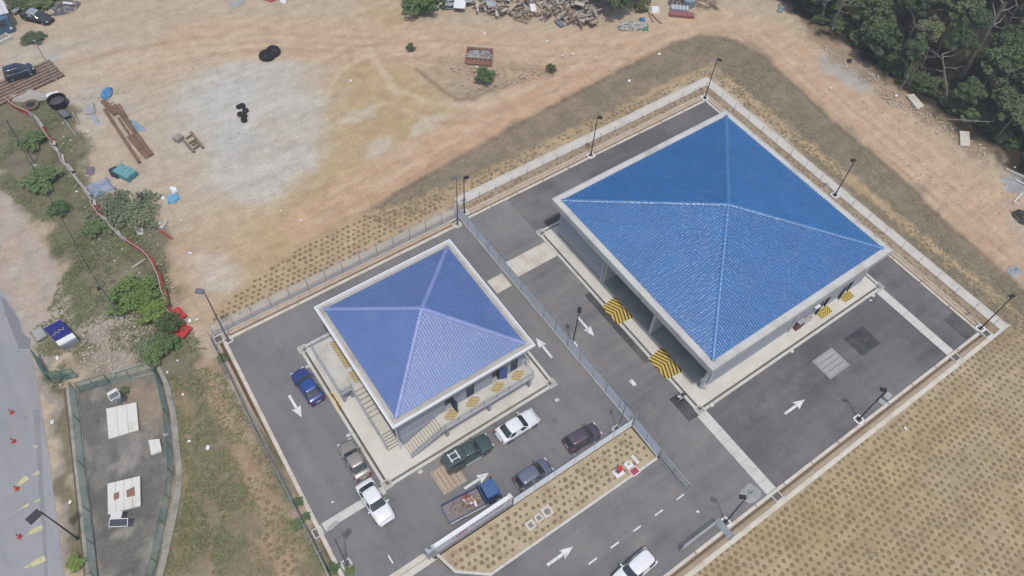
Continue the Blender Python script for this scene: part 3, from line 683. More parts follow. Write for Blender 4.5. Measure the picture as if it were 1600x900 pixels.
for a, b in ((57.0, 57.95), (60.8, 61.75)):
    MB().box(a, b, WY0 + .01, WY0 + .19, 2.3, 5.2).build('wall', M_wall_grey, bb)
    f = MB().box(a - .06, a, WY0 - .03, WY0 + .22, .1, 2.36).box(b, b + .06, WY0 - .03, WY0 + .22, .1, 2.36).box(a, b, WY0 - .03, WY0 - .001, 2.3, 2.36); f.build('door_frame', M_galv, bb)
    d = MB().cbox((a - .40, WY0 - .17, 1.18), (.82, .05, 2.1), .3).build('door', mat('grey_door_paint', C(150, 152, 162), var=.05), bb)
    MB().box(a, b, WY0 + 1.2, WY0 + 1.25, .1, 5.2).build('dark_doorway_sheet', M_dark, bb)  # near-black sheet stands in for the dim room behind the doorway
for y in (33.55, 25.5): MB().box(WX0 + .15, 47.0, y - .1, y + .1, .1, 5.2).build('partition', M_wall_white, bb)
MB().box(47.0, 47.2, WY0 + .2, 33.65, .1, 5.2).build('bay_back_wall', M_wall_grey, bb)
MB().box(WX0 + .02, 47.0, WY0 + .2, 33.45, .09, .125).build('bay_floor', M_floor, bb)
for y in (33.55, 25.5, 17.5): MB().box(WX0, WX0 + .32, y - .16, y + .16, .1, 5.2).build('column', M_wall_white, bb)
MB().box(WX0 + .25, WX0 + .45, WY0 + .1, 33.5, 4.5, 5.2).build('lintel_beam', M_wall_grey, bb)
MB().cyl((39.55, 17.15, .1), (39.55, 17.15, 5.2), .07).build('downpipe', M_white, bb)
MB().cyl((39.05, 33.75, .1), (39.05, 33.75, 5.2), .07).build('downpipe', M_white, bb)
MB().cyl((52.0, 17.22, .1), (52.0, 17.22, 5.2), .06).build('downpipe', M_white, bb)
MB().box(WX0 - .004, WX0 + .02, 33.9, WY1 - .1, .1, .32).build('skirting', mat('skirting_paint', C(150, 154, 162), var=.05), bb)
# pale rings for the extractor fans on the left wall
o = MB()
for cy, cz, r in ((35.9, 2.2, .38), (35.35, 1.9, .34), (35.65, 1.55, .3)):
    n = 24; vs = []
    for i in range(n):
        t = 2 * math.pi * i / n
        vs += [(WX0 - .012, cy + r * math.cos(t), cz + r * math.sin(t)), (WX0 - .012, cy + r * .55 * math.cos(t), cz + r * .55 * math.sin(t))]
    o.add(vs, [(2 * i, 2 * ((i + 1) % n), 2 * ((i + 1) % n) + 1, 2 * i + 1) for i in range(n)])
o.build('wall_fan_rings', mat('pale_fan_paint', C(206, 208, 212), var=.03), bb)
MB().box(55.2, 55.95, 17.05, 17.33, 2.0, 2.3).build('wall_unit', M_white, bb)  # plain white unit fixed to the front wall, gives no light

t = thing('red_cabinet', 'dusty red open-fronted cabinet leaning against the front wall under the blue eave', 'cabinet', (53.2, 17.0, .1))
MB().box(52.8, 53.7, 16.85, 17.25, .12, 1.5).build('body', mat('dusty_red_paint', C(150, 110, 112), var=.15), t); MB().box(52.75, 53.75, 16.8, 17.3, 1.5, 1.56).build('top', M_conc_grey, t)
MB().box(52.9, 53.6, 16.83, 16.848, .3, 1.35).build('door', mat('dark_red_paint', C(120, 84, 88), var=.1), t)
t = thing('white_trough', 'long white trough standing beside the dusty red cabinet', 'trough', (54.6, 17.0, .1))
MB().box(53.95, 55.2, 16.85, 16.9, .1, .9).box(53.95, 55.2, 17.2, 17.25, .1, .9).box(53.95, 54.0, 16.9, 17.2, .1, .9).box(55.15, 55.2, 16.9, 17.2, .1, .9).build('side', M_wall_white, t)
MB().box(54.0, 55.15, 16.9, 17.2, .3, .6).build('filling', M_conc_peach, t)

def chevron(name, cy, kslope, per, duty, axis, c1=C(232, 200, 92), c2=C(52, 46, 36), off=0.0, fold=True, ax=0.0):
    m, nt, b = base(name, .7, 0, .3)
    sp = nt.nodes.new('ShaderNodeSeparateXYZ'); nt.links.new(objco(nt), sp.inputs[0])
    a, q = (sp.outputs[0], sp.outputs[1]) if axis == 'x' else (sp.outputs[1], sp.outputs[0])
    d = mth(nt, 'ABSOLUTE', mth(nt, 'SUBTRACT', q, cy)) if fold else q
    t = mth(nt, 'FRACT', mth(nt, 'DIVIDE', mth(nt, 'ADD', mth(nt, 'ADD', a, off), mth(nt, 'MULTIPLY', d, kslope)), per))
    t = mth(nt, 'GREATER_THAN', t, duty)
    n = noise(nt, objco(nt), 5, 6)
    c = mixc(nt, t, c1, c2); c = mixc(nt, 1.0, c, ramp(nt, n, .3, .7, (.82, .82, .82, 1), (1.1, 1.1, 1.1, 1)), 'MULTIPLY')
    c = mixc(nt, mth(nt, 'MULTIPLY', ramp(nt, noise(nt, objco(nt), 2.5, 9, .75), .52, .66), .5), c, C(120, 114, 100)); nt.links.new(c, b.inputs['Base Color']); return m
MC = chevron('black_yellow_chevrons', 0, .45, .40, .58, 'x'); MCs = chevron('small_chevrons', 0, -1.0, .34, .6, 'y')
def ramp_plate(x0, x1, y0, y1, m, label, zhi=.2, side='x'):
    t = thing('ramp_plate', label, 'ramp', ((x0 + x1) / 2, (y0 + y1) / 2, 0))
    cx, cy = (x0 + x1) / 2, (y0 + y1) / 2
    if side == 'x': vs = [(x0 - cx, y0 - cy + .25, .10), (x1 - cx, y0 - cy, zhi), (x1 - cx, y1 - cy, zhi), (x0 - cx, y1 - cy - .25, .10)]
    else: vs = [(x0 - cx, y0 - cy, .08), (x1 - cx, y0 - cy, .08), (x1 - cx, y1 - cy, zhi), (x0 - cx, y1 - cy, zhi)]
    o = MB(); lo = [(v[0], v[1], -.02) for v in vs]; o.add(vs + lo, [(0, 1, 2, 3), (0, 4, 5, 1), (1, 5, 6, 2), (2, 6, 7, 3), (3, 7, 4, 0)])
    me = o.build('plate', m); me.parent = t
    return t
ramp_plate(37.1, 39.1, 28.0, 31.2, MC, 'yellow and black chevron ramp into the first open bay')
ramp_plate(37.1, 39.15, 20.0, 23.4, MC, 'yellow and black chevron ramp into the bay nearest the near corner')
ramp_plate(56.45, 58.25, 16.2, 17.3, MCs, 'yellow and black chevron doorstep ramp at the left of the two front doors', .2, 'y')
ramp_plate(60.35, 61.95, 16.2, 17.3, MCs, 'yellow and black chevron doorstep ramp at the right of the two front doors', .2, 'y')
for x in (57.3, 61.2):
    MB().add([(x - .3, 15.72, .012), (x + .35, 15.72, .012), (x + .05, 15.98, .012), (x - .3, 15.95, .012)], [(0, 1, 2, 3)])

# ---- small building on a raised floor
sb = thing('office_building', 'smaller building with a violet-blue four-sided metal roof on a raised floor reached by stairs', 'building', (17.8, 36.0, 0))
ES = (9.95, 25.6, 28.2, 43.65)
rim(sb, ES[0] + .16, ES[1] - .16, ES[2] + .16, ES[3] - .16, 5.7, 6.36, .62, mat('eaves_concrete', C(190, 187, 176), var=.1, scale=.8, col2=C(160, 156, 146), thr=(.5, .7)), 'roof_gutter')
rim(sb, *ES, 6.2, 6.48, .16, M_white, 'eaves_trim')
rim(sb, ES[0] + .22, ES[1] - .22, ES[2] + .22, ES[3] - .22, 6.36, 6.40, .07, M_white, 'gutter_edge')
MB().box(ES[0] + .78, ES[1] - .78, ES[2] + .78, ES[3] - .78, 5.7, 5.9).build('ceiling', M_wall_grey, sb)
hip_roof(sb, ES[0] + .74, ES[1] - .74, ES[2] + .74, ES[3] - .74, 6.42, 9.55, .26, M_roof_s, M_roof_sc)
MB().box(10.9, 24.9, 29.0, 42.8, .1, 1.78).build('plinth_wall', M_wall_grey, sb)
DRS = ((15.75, 16.6), (18.2, 19.05), (21.15, 22.0), (23.4, 24.2))
xs_ = [10.9] + [v for d in DRS for v in d] + [24.9]
for a, b in zip(xs_[::2], xs_[1::2]): MB().box(a, b, 29.0, 29.2, 2.0, 5.7).build('wall', M_wall_grey, sb)
MB().box(10.9, 11.1, 29.2, 42.6, 2.0, 5.7).build('wall', M_wall_grey, sb); MB().box(24.7, 24.9, 29.2, 42.6, 2.0, 5.7).build('wall', M_wall_grey, sb)
MB().box(10.9, 24.9, 42.6, 42.8, 2.0, 5.7).build('wall', M_wall_grey, sb)
M_door = mat('dark_blue_door_paint', C(72, 78, 112), var=.06); M_door2 = mat('blue_door_paint', C(92, 112, 168), var=.06)
for i, (a, b) in enumerate(DRS):
    MB().box(a, b, 29.01, 29.19, 4.15, 5.7).build('wall', M_wall_grey, sb)
    MB().box(a - .05, a, 28.97, 29.21, 2.0, 4.2).box(b, b + .05, 28.97, 29.21, 2.0, 4.2).box(a, b, 28.97, 28.999, 4.15, 4.2).build('door_frame', M_galv, sb)
    if i in (0, 2):
        MB().box(a, b, 29.9, 29.95, 2.0, 4.2).build('dark_doorway_sheet', M_dark, sb)  # door-wide sheet, the darkness of the opening put into its colour
        if i == 0: d = MB().cbox((b + .03, 28.6, 3.08), (.05, .82, 2.1), .12)
        else: d = MB().cbox((b + .4, 28.83, 3.08), (.84, .05, 2.1), -.35)
        d = d.build('door', M_door if i == 0 else M_door2, sb)
    else:
        d = MB().box(a + .01, b - .01, 29.06, 29.11, 2.02, 4.14).build('door', M_door, sb)
        MB().box(a + .15, b - .15, 29.05, 29.058, 3.3, 3.9).build('door_panel', mat('door_panel_glass', C(88, 90, 104), rough=.2, var=.05), sb)
# raised floors
M_plat = mat('platform_concrete', C(212, 211, 202), var=.06, scale=.5, fine=7, col2=C(184, 180, 168), thr=(.48, .7))
MB().box(14.8, 25.15, 27.35, 29.0, 1.78, 2.0).build('front_walkway', M_plat, sb); MB().box(24.9, 25.8, 29.0, 31.5, 1.78, 1.998).build('side_walkway', M_plat, sb)
MB().box(14.8, 25.15, 27.27, 27.36, 1.76, 2.12).build('walkway_edge', M_wall_grey, sb)
MB().box(8.3, 10.9, 36.1, 42.5, 1.78, 2.0).build('side_terrace', M_plat, sb)
MB().box(8.2, 8.31, 36.0, 42.6, 1.76, 2.1).box(8.31, 10.9, 42.5, 42.6, 1.76, 2.1).box(8.31, 9.55, 36.0, 36.1, 1.76, 2.1).build('terrace_edge', M_wall_grey, sb)
for x, y in ((15.0, 27.5), (19.9, 27.5), (24.75, 27.5), (8.5, 36.3), (8.5, 42.2), (9.4, 36.3)): MB().box(x - .15, x + .15, y - .15, y + .15, .1, 1.78).build('pier', M_wall_grey, sb)
MB().box(9.4, 10.9, 36.5, 42.4, .1, 1.78).build('terrace_wall', M_wall_grey, sb)
M_step = mat('stair_concrete', C(214, 208, 192), var=.06, scale=1); M_nose = mat('stair_nosing', C(158, 157, 150), var=.1)
def stair(x0, x1, y0, y1, z0, z1, n, axis):
    for i in range(n):
        z = z0 + (z1 - z0) * (i + 1) / (n + 0); f0 = i / n; f1 = (i + 1) / n
        if axis == 'x': b = (x0 + (x1 - x0) * f0, x0 + (x1 - x0) * f1, y0, y1); nb = (b[0] - .01, b[0] + .03, y0, y1)
        else: b = (x0, x1, y0 + (y1 - y0) * f0, y0 + (y1 - y0) * f1); nb = (x0, x1, b[2] - .01, b[2] + .03)
        MB().box(*b, max(.1, z - .5), z - .002).build('step', M_step, sb); MB().box(*nb, z - .16, z + .003).build('nosing', M_nose, sb)
stair(11.05, 14.8, 27.5, 28.95, .1, 2.0, 13, 'x')
stair(9.5, 10.65, 29.3, 30.9, .1, 1.0, 6, 'y'); MB().box(9.5, 10.65, 30.9, 32.8, .5, 1.0).build('landing', M_step, sb); stair(9.5, 10.65, 32.8, 36.1, 1.0, 2.0, 7, 'y')
def stringer(pts, m=M_wall_grey, name='stringer', wd=.12, th=.45):
    o = MB()
    for a, b in zip(pts[:-1], pts[1:]): o.beam(a, b, wd, th)
    o.build(name, m, sb)
stringer([(10.95, 27.42, .15), (14.85, 27.42, 1.95)]); stringer([(9.44, 29.3, .2), (9.44, 30.9, .9), (9.44, 32.8, .9), (9.44, 36.1, 1.9)], wd=.08)
def rail(pts, h=.95, sp=1.5, m=M_galv, mids=2, posts=True):
    for k in range(mids + 1):
        z = h * (k + 1) / (mids + 1); MB().tube([(p[0], p[1], p[2] + z) for p in pts], .03 if k == mids else .018, 6).build('handrail' if k == mids else 'mid_rail', m, sb)
    for a, b in zip(pts[:-1], pts[1:]):
        a, b = Vector(a), Vector(b); n = max(1, round((b - a).length / sp))
        for i in range(n + 1): p = a + (b - a) * i / n; MB().cyl(p, p + Vector((0, 0, h)), .024, n=6).build('rail_post', m, sb)
rail([(14.85, 27.4, 2.05), (25.1, 27.4, 2.05), (25.1, 28.9, 2.05), (25.75, 29.1, 2.05), (25.75, 31.4, 2.05)])
rail([(11.0, 27.42, .2), (14.85, 27.42, 2.05)], sp=.32, mids=1)
rail([(8.28, 36.1, 2.0), (8.28, 42.5, 2.0), (10.6, 42.5, 2.0)]); rail([(8.28, 36.1, 2.0), (9.5, 36.1, 2.0)])
rail([(9.45, 29.35, .2), (9.45, 30.9, 1.0), (9.45, 32.8, 1.0), (9.45, 36.1, 2.0)], sp=1.0, mids=1)
MB().cyl((10.55, 28.75, .1), (10.3, 28.6, 5.7), .07).build('downpipe', M_white, sb)
MB().box(10.68, 10.88, 28.88, 42.9, .1, .16).build('corner_skirting', M_conc, sb)
M_hz = chevron('yellow_hatching', 0, .695, .36, .5, 'y', C(222, 190, 100), C(168, 164, 150), fold=False)
for x0, x1, y0, y1 in ((15.3, 16.9, 27.75, 28.93), (17.75, 19.3, 27.75, 28.93), (20.7, 22.2, 27.75, 28.93), (23.1, 24.6, 27.75, 28.93), (10.0, 10.85, 38.3, 42.0), (10.0, 10.85, 36.4, 37.9)):
    cx, cy = (x0 + x1) / 2, (y0 + y1) / 2; dx, dy = (x1 - x0) / 2, (y1 - y0) / 2
    k = .75 if x0 > 11 else .05
    MB().add([(cx - dx, cy - dy * (1 - k) if k > .5 else cy - dy, 2.004), (cx - dx * (1 - k), cy - dy, 2.004), (cx + dx, cy - dy * (1 - k), 2.004), (cx + dx, cy + dy * (1 - k), 2.004), (cx + dx * (1 - k), cy + dy, 2.004), (cx - dx, cy + dy * (1 - k), 2.004)], [(0, 1, 2, 3, 4, 5)]).build('floor_hatching', M_hz, sb)
# yellow painted pipe hump over the drain beside the terrace
t = thing('yellow_kerb_bridge', 'pair of pale yellow kerb rails bent round the drain below the raised terrace', 'kerb rail', (7.6, 36.4, 0))
MB().beam((7.42, 37.75, .14), (7.62, 36.9, .14), .16, .12).beam((7.62, 36.9, .14), (7.5, 35.5, .14), .16, .12).build('rail', M_yel, t)
MB().beam((7.82, 37.9, .16), (8.05, 37.1, .16), .16, .12).beam((8.05, 37.1, .16), (7.95, 35.9, .16), .16, .12).build('rail', M_yel, t)

# ---------------------------------------------------------------- boundary sign wall with its lettering
t = thing('sign_wall', 'white coped boundary wall carrying a red oval logo and dark lettering, facing the planted island', 'sign wall', (12, 18.6, 0))
MB().box(8.0, 16.0, 18.5, 18.78, 0, 1.75).build('wall', mat('sign_wall_paint', C(222, 222, 232), var=.04, scale=.6), t); MB().box(7.9, 16.1, 18.44, 18.82, 1.75, 1.84).build('coping', M_white, t)
for x in (7.45, 8.0): MB().box(x - .12, x + .12, 18.35, 18.85, 0, 1.95).build('pillar', M_wall_grey, t)
MB().box(7.57, 7.88, 18.45, 18.75, 0, 1.5).build('infill_panel', M_wall_grey, t); MB().box(16.0, 16.35, 18.4, 18.85, 0, 1.95).build('pillar', M_wall_white, t)
for x in (10.05, 14.0): MB().box(x - .015, x + .015, 18.49, 18.5, 0, 1.74).build('panel_joint', M_galv, t)
o = MB(); n = 28; cx, cz = 10.9, .95
for (r1, r2, ax, az) in ((1, .78, .62, .42),):
    vs = []
    for i in range(n):
        a = 2 * math.pi * i / n; vs += [(cx + ax * r1 * math.cos(a), 18.488, cz + az * r1 * math.sin(a)), (cx + ax * r2 * math.cos(a), 18.488, cz + az * r2 * math.sin(a))]
    o.add(vs, [(2 * i, 2 * ((i + 1) % n), 2 * ((i + 1) % n) + 1, 2 * i + 1) for i in range(n)])
o.box(cx - .34, cx + .34, 18.486, 18.499, cz - .05, cz + .05).box(cx - .2, cx - .1, 18.486, 18.499, cz - .2, cz + .2).box(cx + .08, cx + .18, 18.486, 18.499, cz - .15, cz + .2)
o.build('oval_logo', mat('logo_red', C(168, 70, 86), var=.05), t)
M_let = mat('letter_grey', C(98, 92, 118), var=.05)
# row of small raised letter strokes on the sign wall (too small in the photograph to read)
root = t; x = 11.85; lr = random.Random(3)
while x < 15.3:
    wd = lr.choice((.1, .12, .14)); k = lr.randrange(4); g = MB(); z0, z1 = .98, 1.26; y0, y1 = 18.486, 18.499
    g.box(x, x + .035, y0, y1, z0, z1)
    if k != 1: g.box(x + .035, x + wd, y0, y1, z1 - .05, z1)
    if k in (1, 2): g.box(x + .035, x + wd, y0, y1, z0, z0 + .05)
    if k in (0, 3): g.box(x + wd - .035, x + wd, y0, y1, z0, z1 - .05)
    g.build('letter', M_let, root); x += wd + lr.choice((.05, .05, .05, .14))

# ---------------------------------------------------------------- fences
def fence(name, label, path, h, sp, mpost, mmesh, arms=0, plinth=None, base_z=0.0, wires=0, post_r=.035, rails=True):
    t = thing(name, label, 'fence', (path[0][0], path[0][1], base_z))
    for (ax, ay), (bx, by) in zip(path[:-1], path[1:]):
        a = Vector((ax, ay, base_z)); b = Vector((bx, by, base_z)); L = (b - a).length; d = (b - a) / L; n = max(1, round(L / sp)); N = Vector((-d.y, d.x, 0))
        for i in range(n + (1 if (bx, by) == path[-1] else 0)):
            p = a + d * (L * i / n); jig = rnd.uniform(-.03, .03)
            o = MB().cyl(p - Vector((0, 0, .3)), p + Vector((jig, 0, h)), post_r, n=6)
            if arms:
                for s in ((-1, 1) if arms == 2 else (1,)): o.cyl(p + Vector((jig, 0, h)), p + Vector((jig, 0, h + .28)) + N * (s * .32), post_r * .75, n=5)
            o.build('post', mpost, t)
        if mmesh:
            for i in range(n):
                p, q = a + d * (L * i / n), a + d * (L * (i + 1) / n); u = (q - p).length
                wire_panel(p, q, h, mmesh, t)
        if rails: MB().tube([a + Vector((0, 0, h)), b + Vector((0, 0, h))], .022, 5).build('top_rail', mpost, t)
        for k in range(wires): z = h * (k + 1) / wires; MB().tube([a + Vector((0, 0, z)), b + Vector((0, 0, z))], .008, 4).build('wire', mpost, t)
        if arms:
            for s in ((-1, 1) if arms == 2 else (1,)):
                MB().tube([a + Vector((0, 0, h + .27)) + N * (s * .31), b + Vector((0, 0, h + .27)) + N * (s * .31)], .008, 4).build('barbed_wire', mpost, t)
        if plinth:
            c = (a + b) / 2; MB().cbox((c.x, c.y, .0), (L, .16, .44), math.atan2(d.y, d.x)).build('plinth', plinth, t)
    return t
fence('wire_fence', 'grey wire mesh fence along the top edge of the small yard, beside dotted soil', [(.85, 50.42), (30.7, 50.42)], 2.0, 2.16, M_galv, M_mesh, arms=1)
fence('wire_fence', 'grey wire fence with forked barbed-wire arms down the left edge of the small yard', [(.35, 50.2), (-.1, 38), (-.6, 18)], 1.9, 2.9, M_galv, M_mesh, arms=2)
fence('wire_fence', 'grey wire mesh fence on a white plinth between the two yards', [(30.82, 50.42), (30.82, 18.3)], 2.0, 2.15, M_galv, M_mesh_d, arms=1, plinth=M_conc)
fence('wire_fence', 'short grey wire mesh fence at the right end of the planted island', [(30.82, 18.2), (30.72, 14.3)], 1.9, 2.0, M_galv, M_mesh_d, plinth=M_conc)
fence('wire_fence', 'grey wire mesh fence behind the planted island and the parked hatchbacks', [(16.4, 18.3), (30.7, 18.3)], 1.7, 2.4, M_galv, M_mesh_d, arms=1, plinth=M_conc_warm)
fence('post_fence', 'thin grey post-and-wire fence along the top of the large yard, in the soil strip', [(32.3, 51.55), (72.05, 51.55)], .95, 2.3, M_galv, None, wires=3, post_r=.03, rails=False)
fence('post_fence', 'thin grey post-and-wire fence down the right side of the large yard', [(72.02, 51.2), (72.02, 5.2)], 1.3, 2.6, M_galv, None, wires=3, post_r=.03, rails=False)
fence('mesh_panel_fence', 'short grey mesh panel spanning the lower drain beside the open gate', [(30.9, 6.35), (30.9, 4.5)], 1.6, 1.85, M_galv, M_mesh_d)
fence('green_fence', 'green mesh fence along the roadside edge of the utility enclosure', [tuple(G(*p)[:2]) for p in ((119, 611), (125, 660), (132, 730), (141, 800), (153, 905))], 1.75, 3.6, M_green_st, M_mesh_g)
fence('green_fence', 'curved green mesh fence on the right edge of the utility enclosure', [tuple(G(*p)[:2]) for p in ((241, 580), (252, 602), (263, 650), (268, 700), (271, 742), (266, 780), (258, 820), (246, 880), (238, 905))], 1.75, 3.6, M_green_st, M_mesh_g)
fence('green_fence', 'green mesh fence closing the far end of the utility enclosure', [tuple(G(*p)[:2]) for p in ((174, 599), (205, 592), (241, 581))], 1.75, 2.5, M_green_st, M_mesh_g)
def gate(name, label, a, b, h, m, mm=None, bars=4, ang=0):
    a = Vector((*a, 0)); b = Vector((*b, 0)); t = thing(name, label, 'gate', a)
    for k in range(bars): z = .12 + (h - .12) * k / (bars - 1); MB().tube([a + Vector((0, 0, z)), b + Vector((0, 0, z))], .045, 6).build('rail', m, t)
    for f in (0, .5, 1): p = a + (b - a) * f; MB().cyl(p + Vector((0, 0, .05)), p + Vector((0, 0, h)), .04, n=6).build('upright', m, t)
    if mm:
        wire_panel(a, b, h, mm, t)
gate('bar_gate', 'grey horizontal-bar gate leaf standing open at the right tip of the island', (30.75, 14.1), (30.75, 10.25), 1.7, M_galv)
gate('bar_gate', 'grey horizontal-bar gate leaf folded back along the lower kerb', (30.85, 6.35), (26.5, 6.35), 1.7, M_galv)
gp = lambda x, y: tuple(G(x, y)[:2])
gate('green_gate', 'green mesh gate leaf standing open beside the public road', gp(80, 598), gp(60, 560), 1.8, M_green_st, M_mesh_g, 3)
gate('green_gate', 'left leaf of the closed green gate of the utility enclosure', gp(84, 597), gp(122, 590), 1.8, M_green_st, M_mesh_g, 3)
gate('green_gate', 'right leaf of the closed green gate of the utility enclosure', gp(128, 612), gp(172, 599), 1.8, M_green_st, M_mesh_g, 3)

# ---------------------------------------------------------------- lamp posts
M_lampg = mat('grey_lamp_paint', C(118, 120, 124), var=.1, rough=.5)
def lamp(px, py, h, label, m, head_ang, hw=.30, arm=.0, r=.075, base_pad=True):
    p = G(px, py); t = thing('lamp_post', label, 'lamp post', (p.x, p.y, 0))
    def L(o, n, mm): ob = o.build(n, mm); ob.parent = t
    if base_pad:
        o = MB()
        for a in (-1, 1): o.box(-.38, .38, a * .38 - .08, a * .38 + .08, -.1, .16); o.box(a * .38 - .08, a * .38 + .08, -.3, .3, -.1, .158)
        L(o, 'plinth', M_white if m is M_black else M_conc)
    L(MB().cyl((0, 0, 0), (0, 0, .5), r * 1.5, r * 1.5, 8).cyl((0, 0, .5), (0, 0, h), r, r * .6, 8), 'pole', m)
    c, s = math.cos(head_ang), math.sin(head_ang)
    if arm: L(MB().cyl((0, 0, h - .05), (c * arm, s * arm, h + .1), r * .55, n=6), 'arm', m)
    d = arm + hw
    L(MB().cbox((c * d, s * d, h + .12), (hw * 2, hw * 1.25, .14), head_ang), 'lamp_head', m)
    L(MB().cbox((c * d, s * d, h + .04), (hw * 1.5, hw * .9, .03), head_ang), 'lens', M_white)
lamp(1101, 154, 6.5, 'black lamp post at the top corner of the large yard, nearest the dirt track', M_black, -1.2)
lamp(923, 244, 6.5, 'black lamp post midway along the top kerb of the large yard', M_black, -1.0)
lamp(725.5, 333, 5.9, 'black lamp post where the wire fence between the yards meets the top kerb', M_black, -.2)
lamp(1531, 514, 6.5, 'black lamp post at the far right corner of the large yard', M_black, 2.9)
lamp(1304, 306, 6.2, 'black lamp post behind the right eave of the bright blue roof', M_black, 2.9)
lamp(1341, 656, 6.4, 'black lamp post on the lower kerb beside a pale block, below the right arrow', M_black, 2.4)
lamp(1133, 817, 6.6, 'black lamp post beside the folded gate on the lower kerb', M_black, 2.4)
lamp(894, 540, 6.3, 'black lamp post on the left road beside the wire fence', M_black, .8)
lamp(715, 352, 8.2, 'tall pale grey lamp post in the top corner of the small yard', M_lampg, 3.0, hw=.32)
lamp(357, 532, 8.8, 'tall grey lamp post at the left corner of the small yard, leaning over the dirt', M_lampg, 2.4, hw=.42, r=.09)
lamp(542, 882, 7.4, 'grey lamp post at the bottom left of the small yard', M_lampg, .4, hw=.42, r=.09)
lamp(964, 672, 5.6, 'slender grey lamp post by the fence corner near the dark hatchback', M_lampg, 1.2, hw=.2, r=.06)
lamp(122, 842, 7.2, 'dark lamp post on the grass verge leaning out over the public road', mat('dark_lamp_paint', C(66, 66, 74), rough=.5), 3.5, hw=.55, r=.09, base_pad=False)

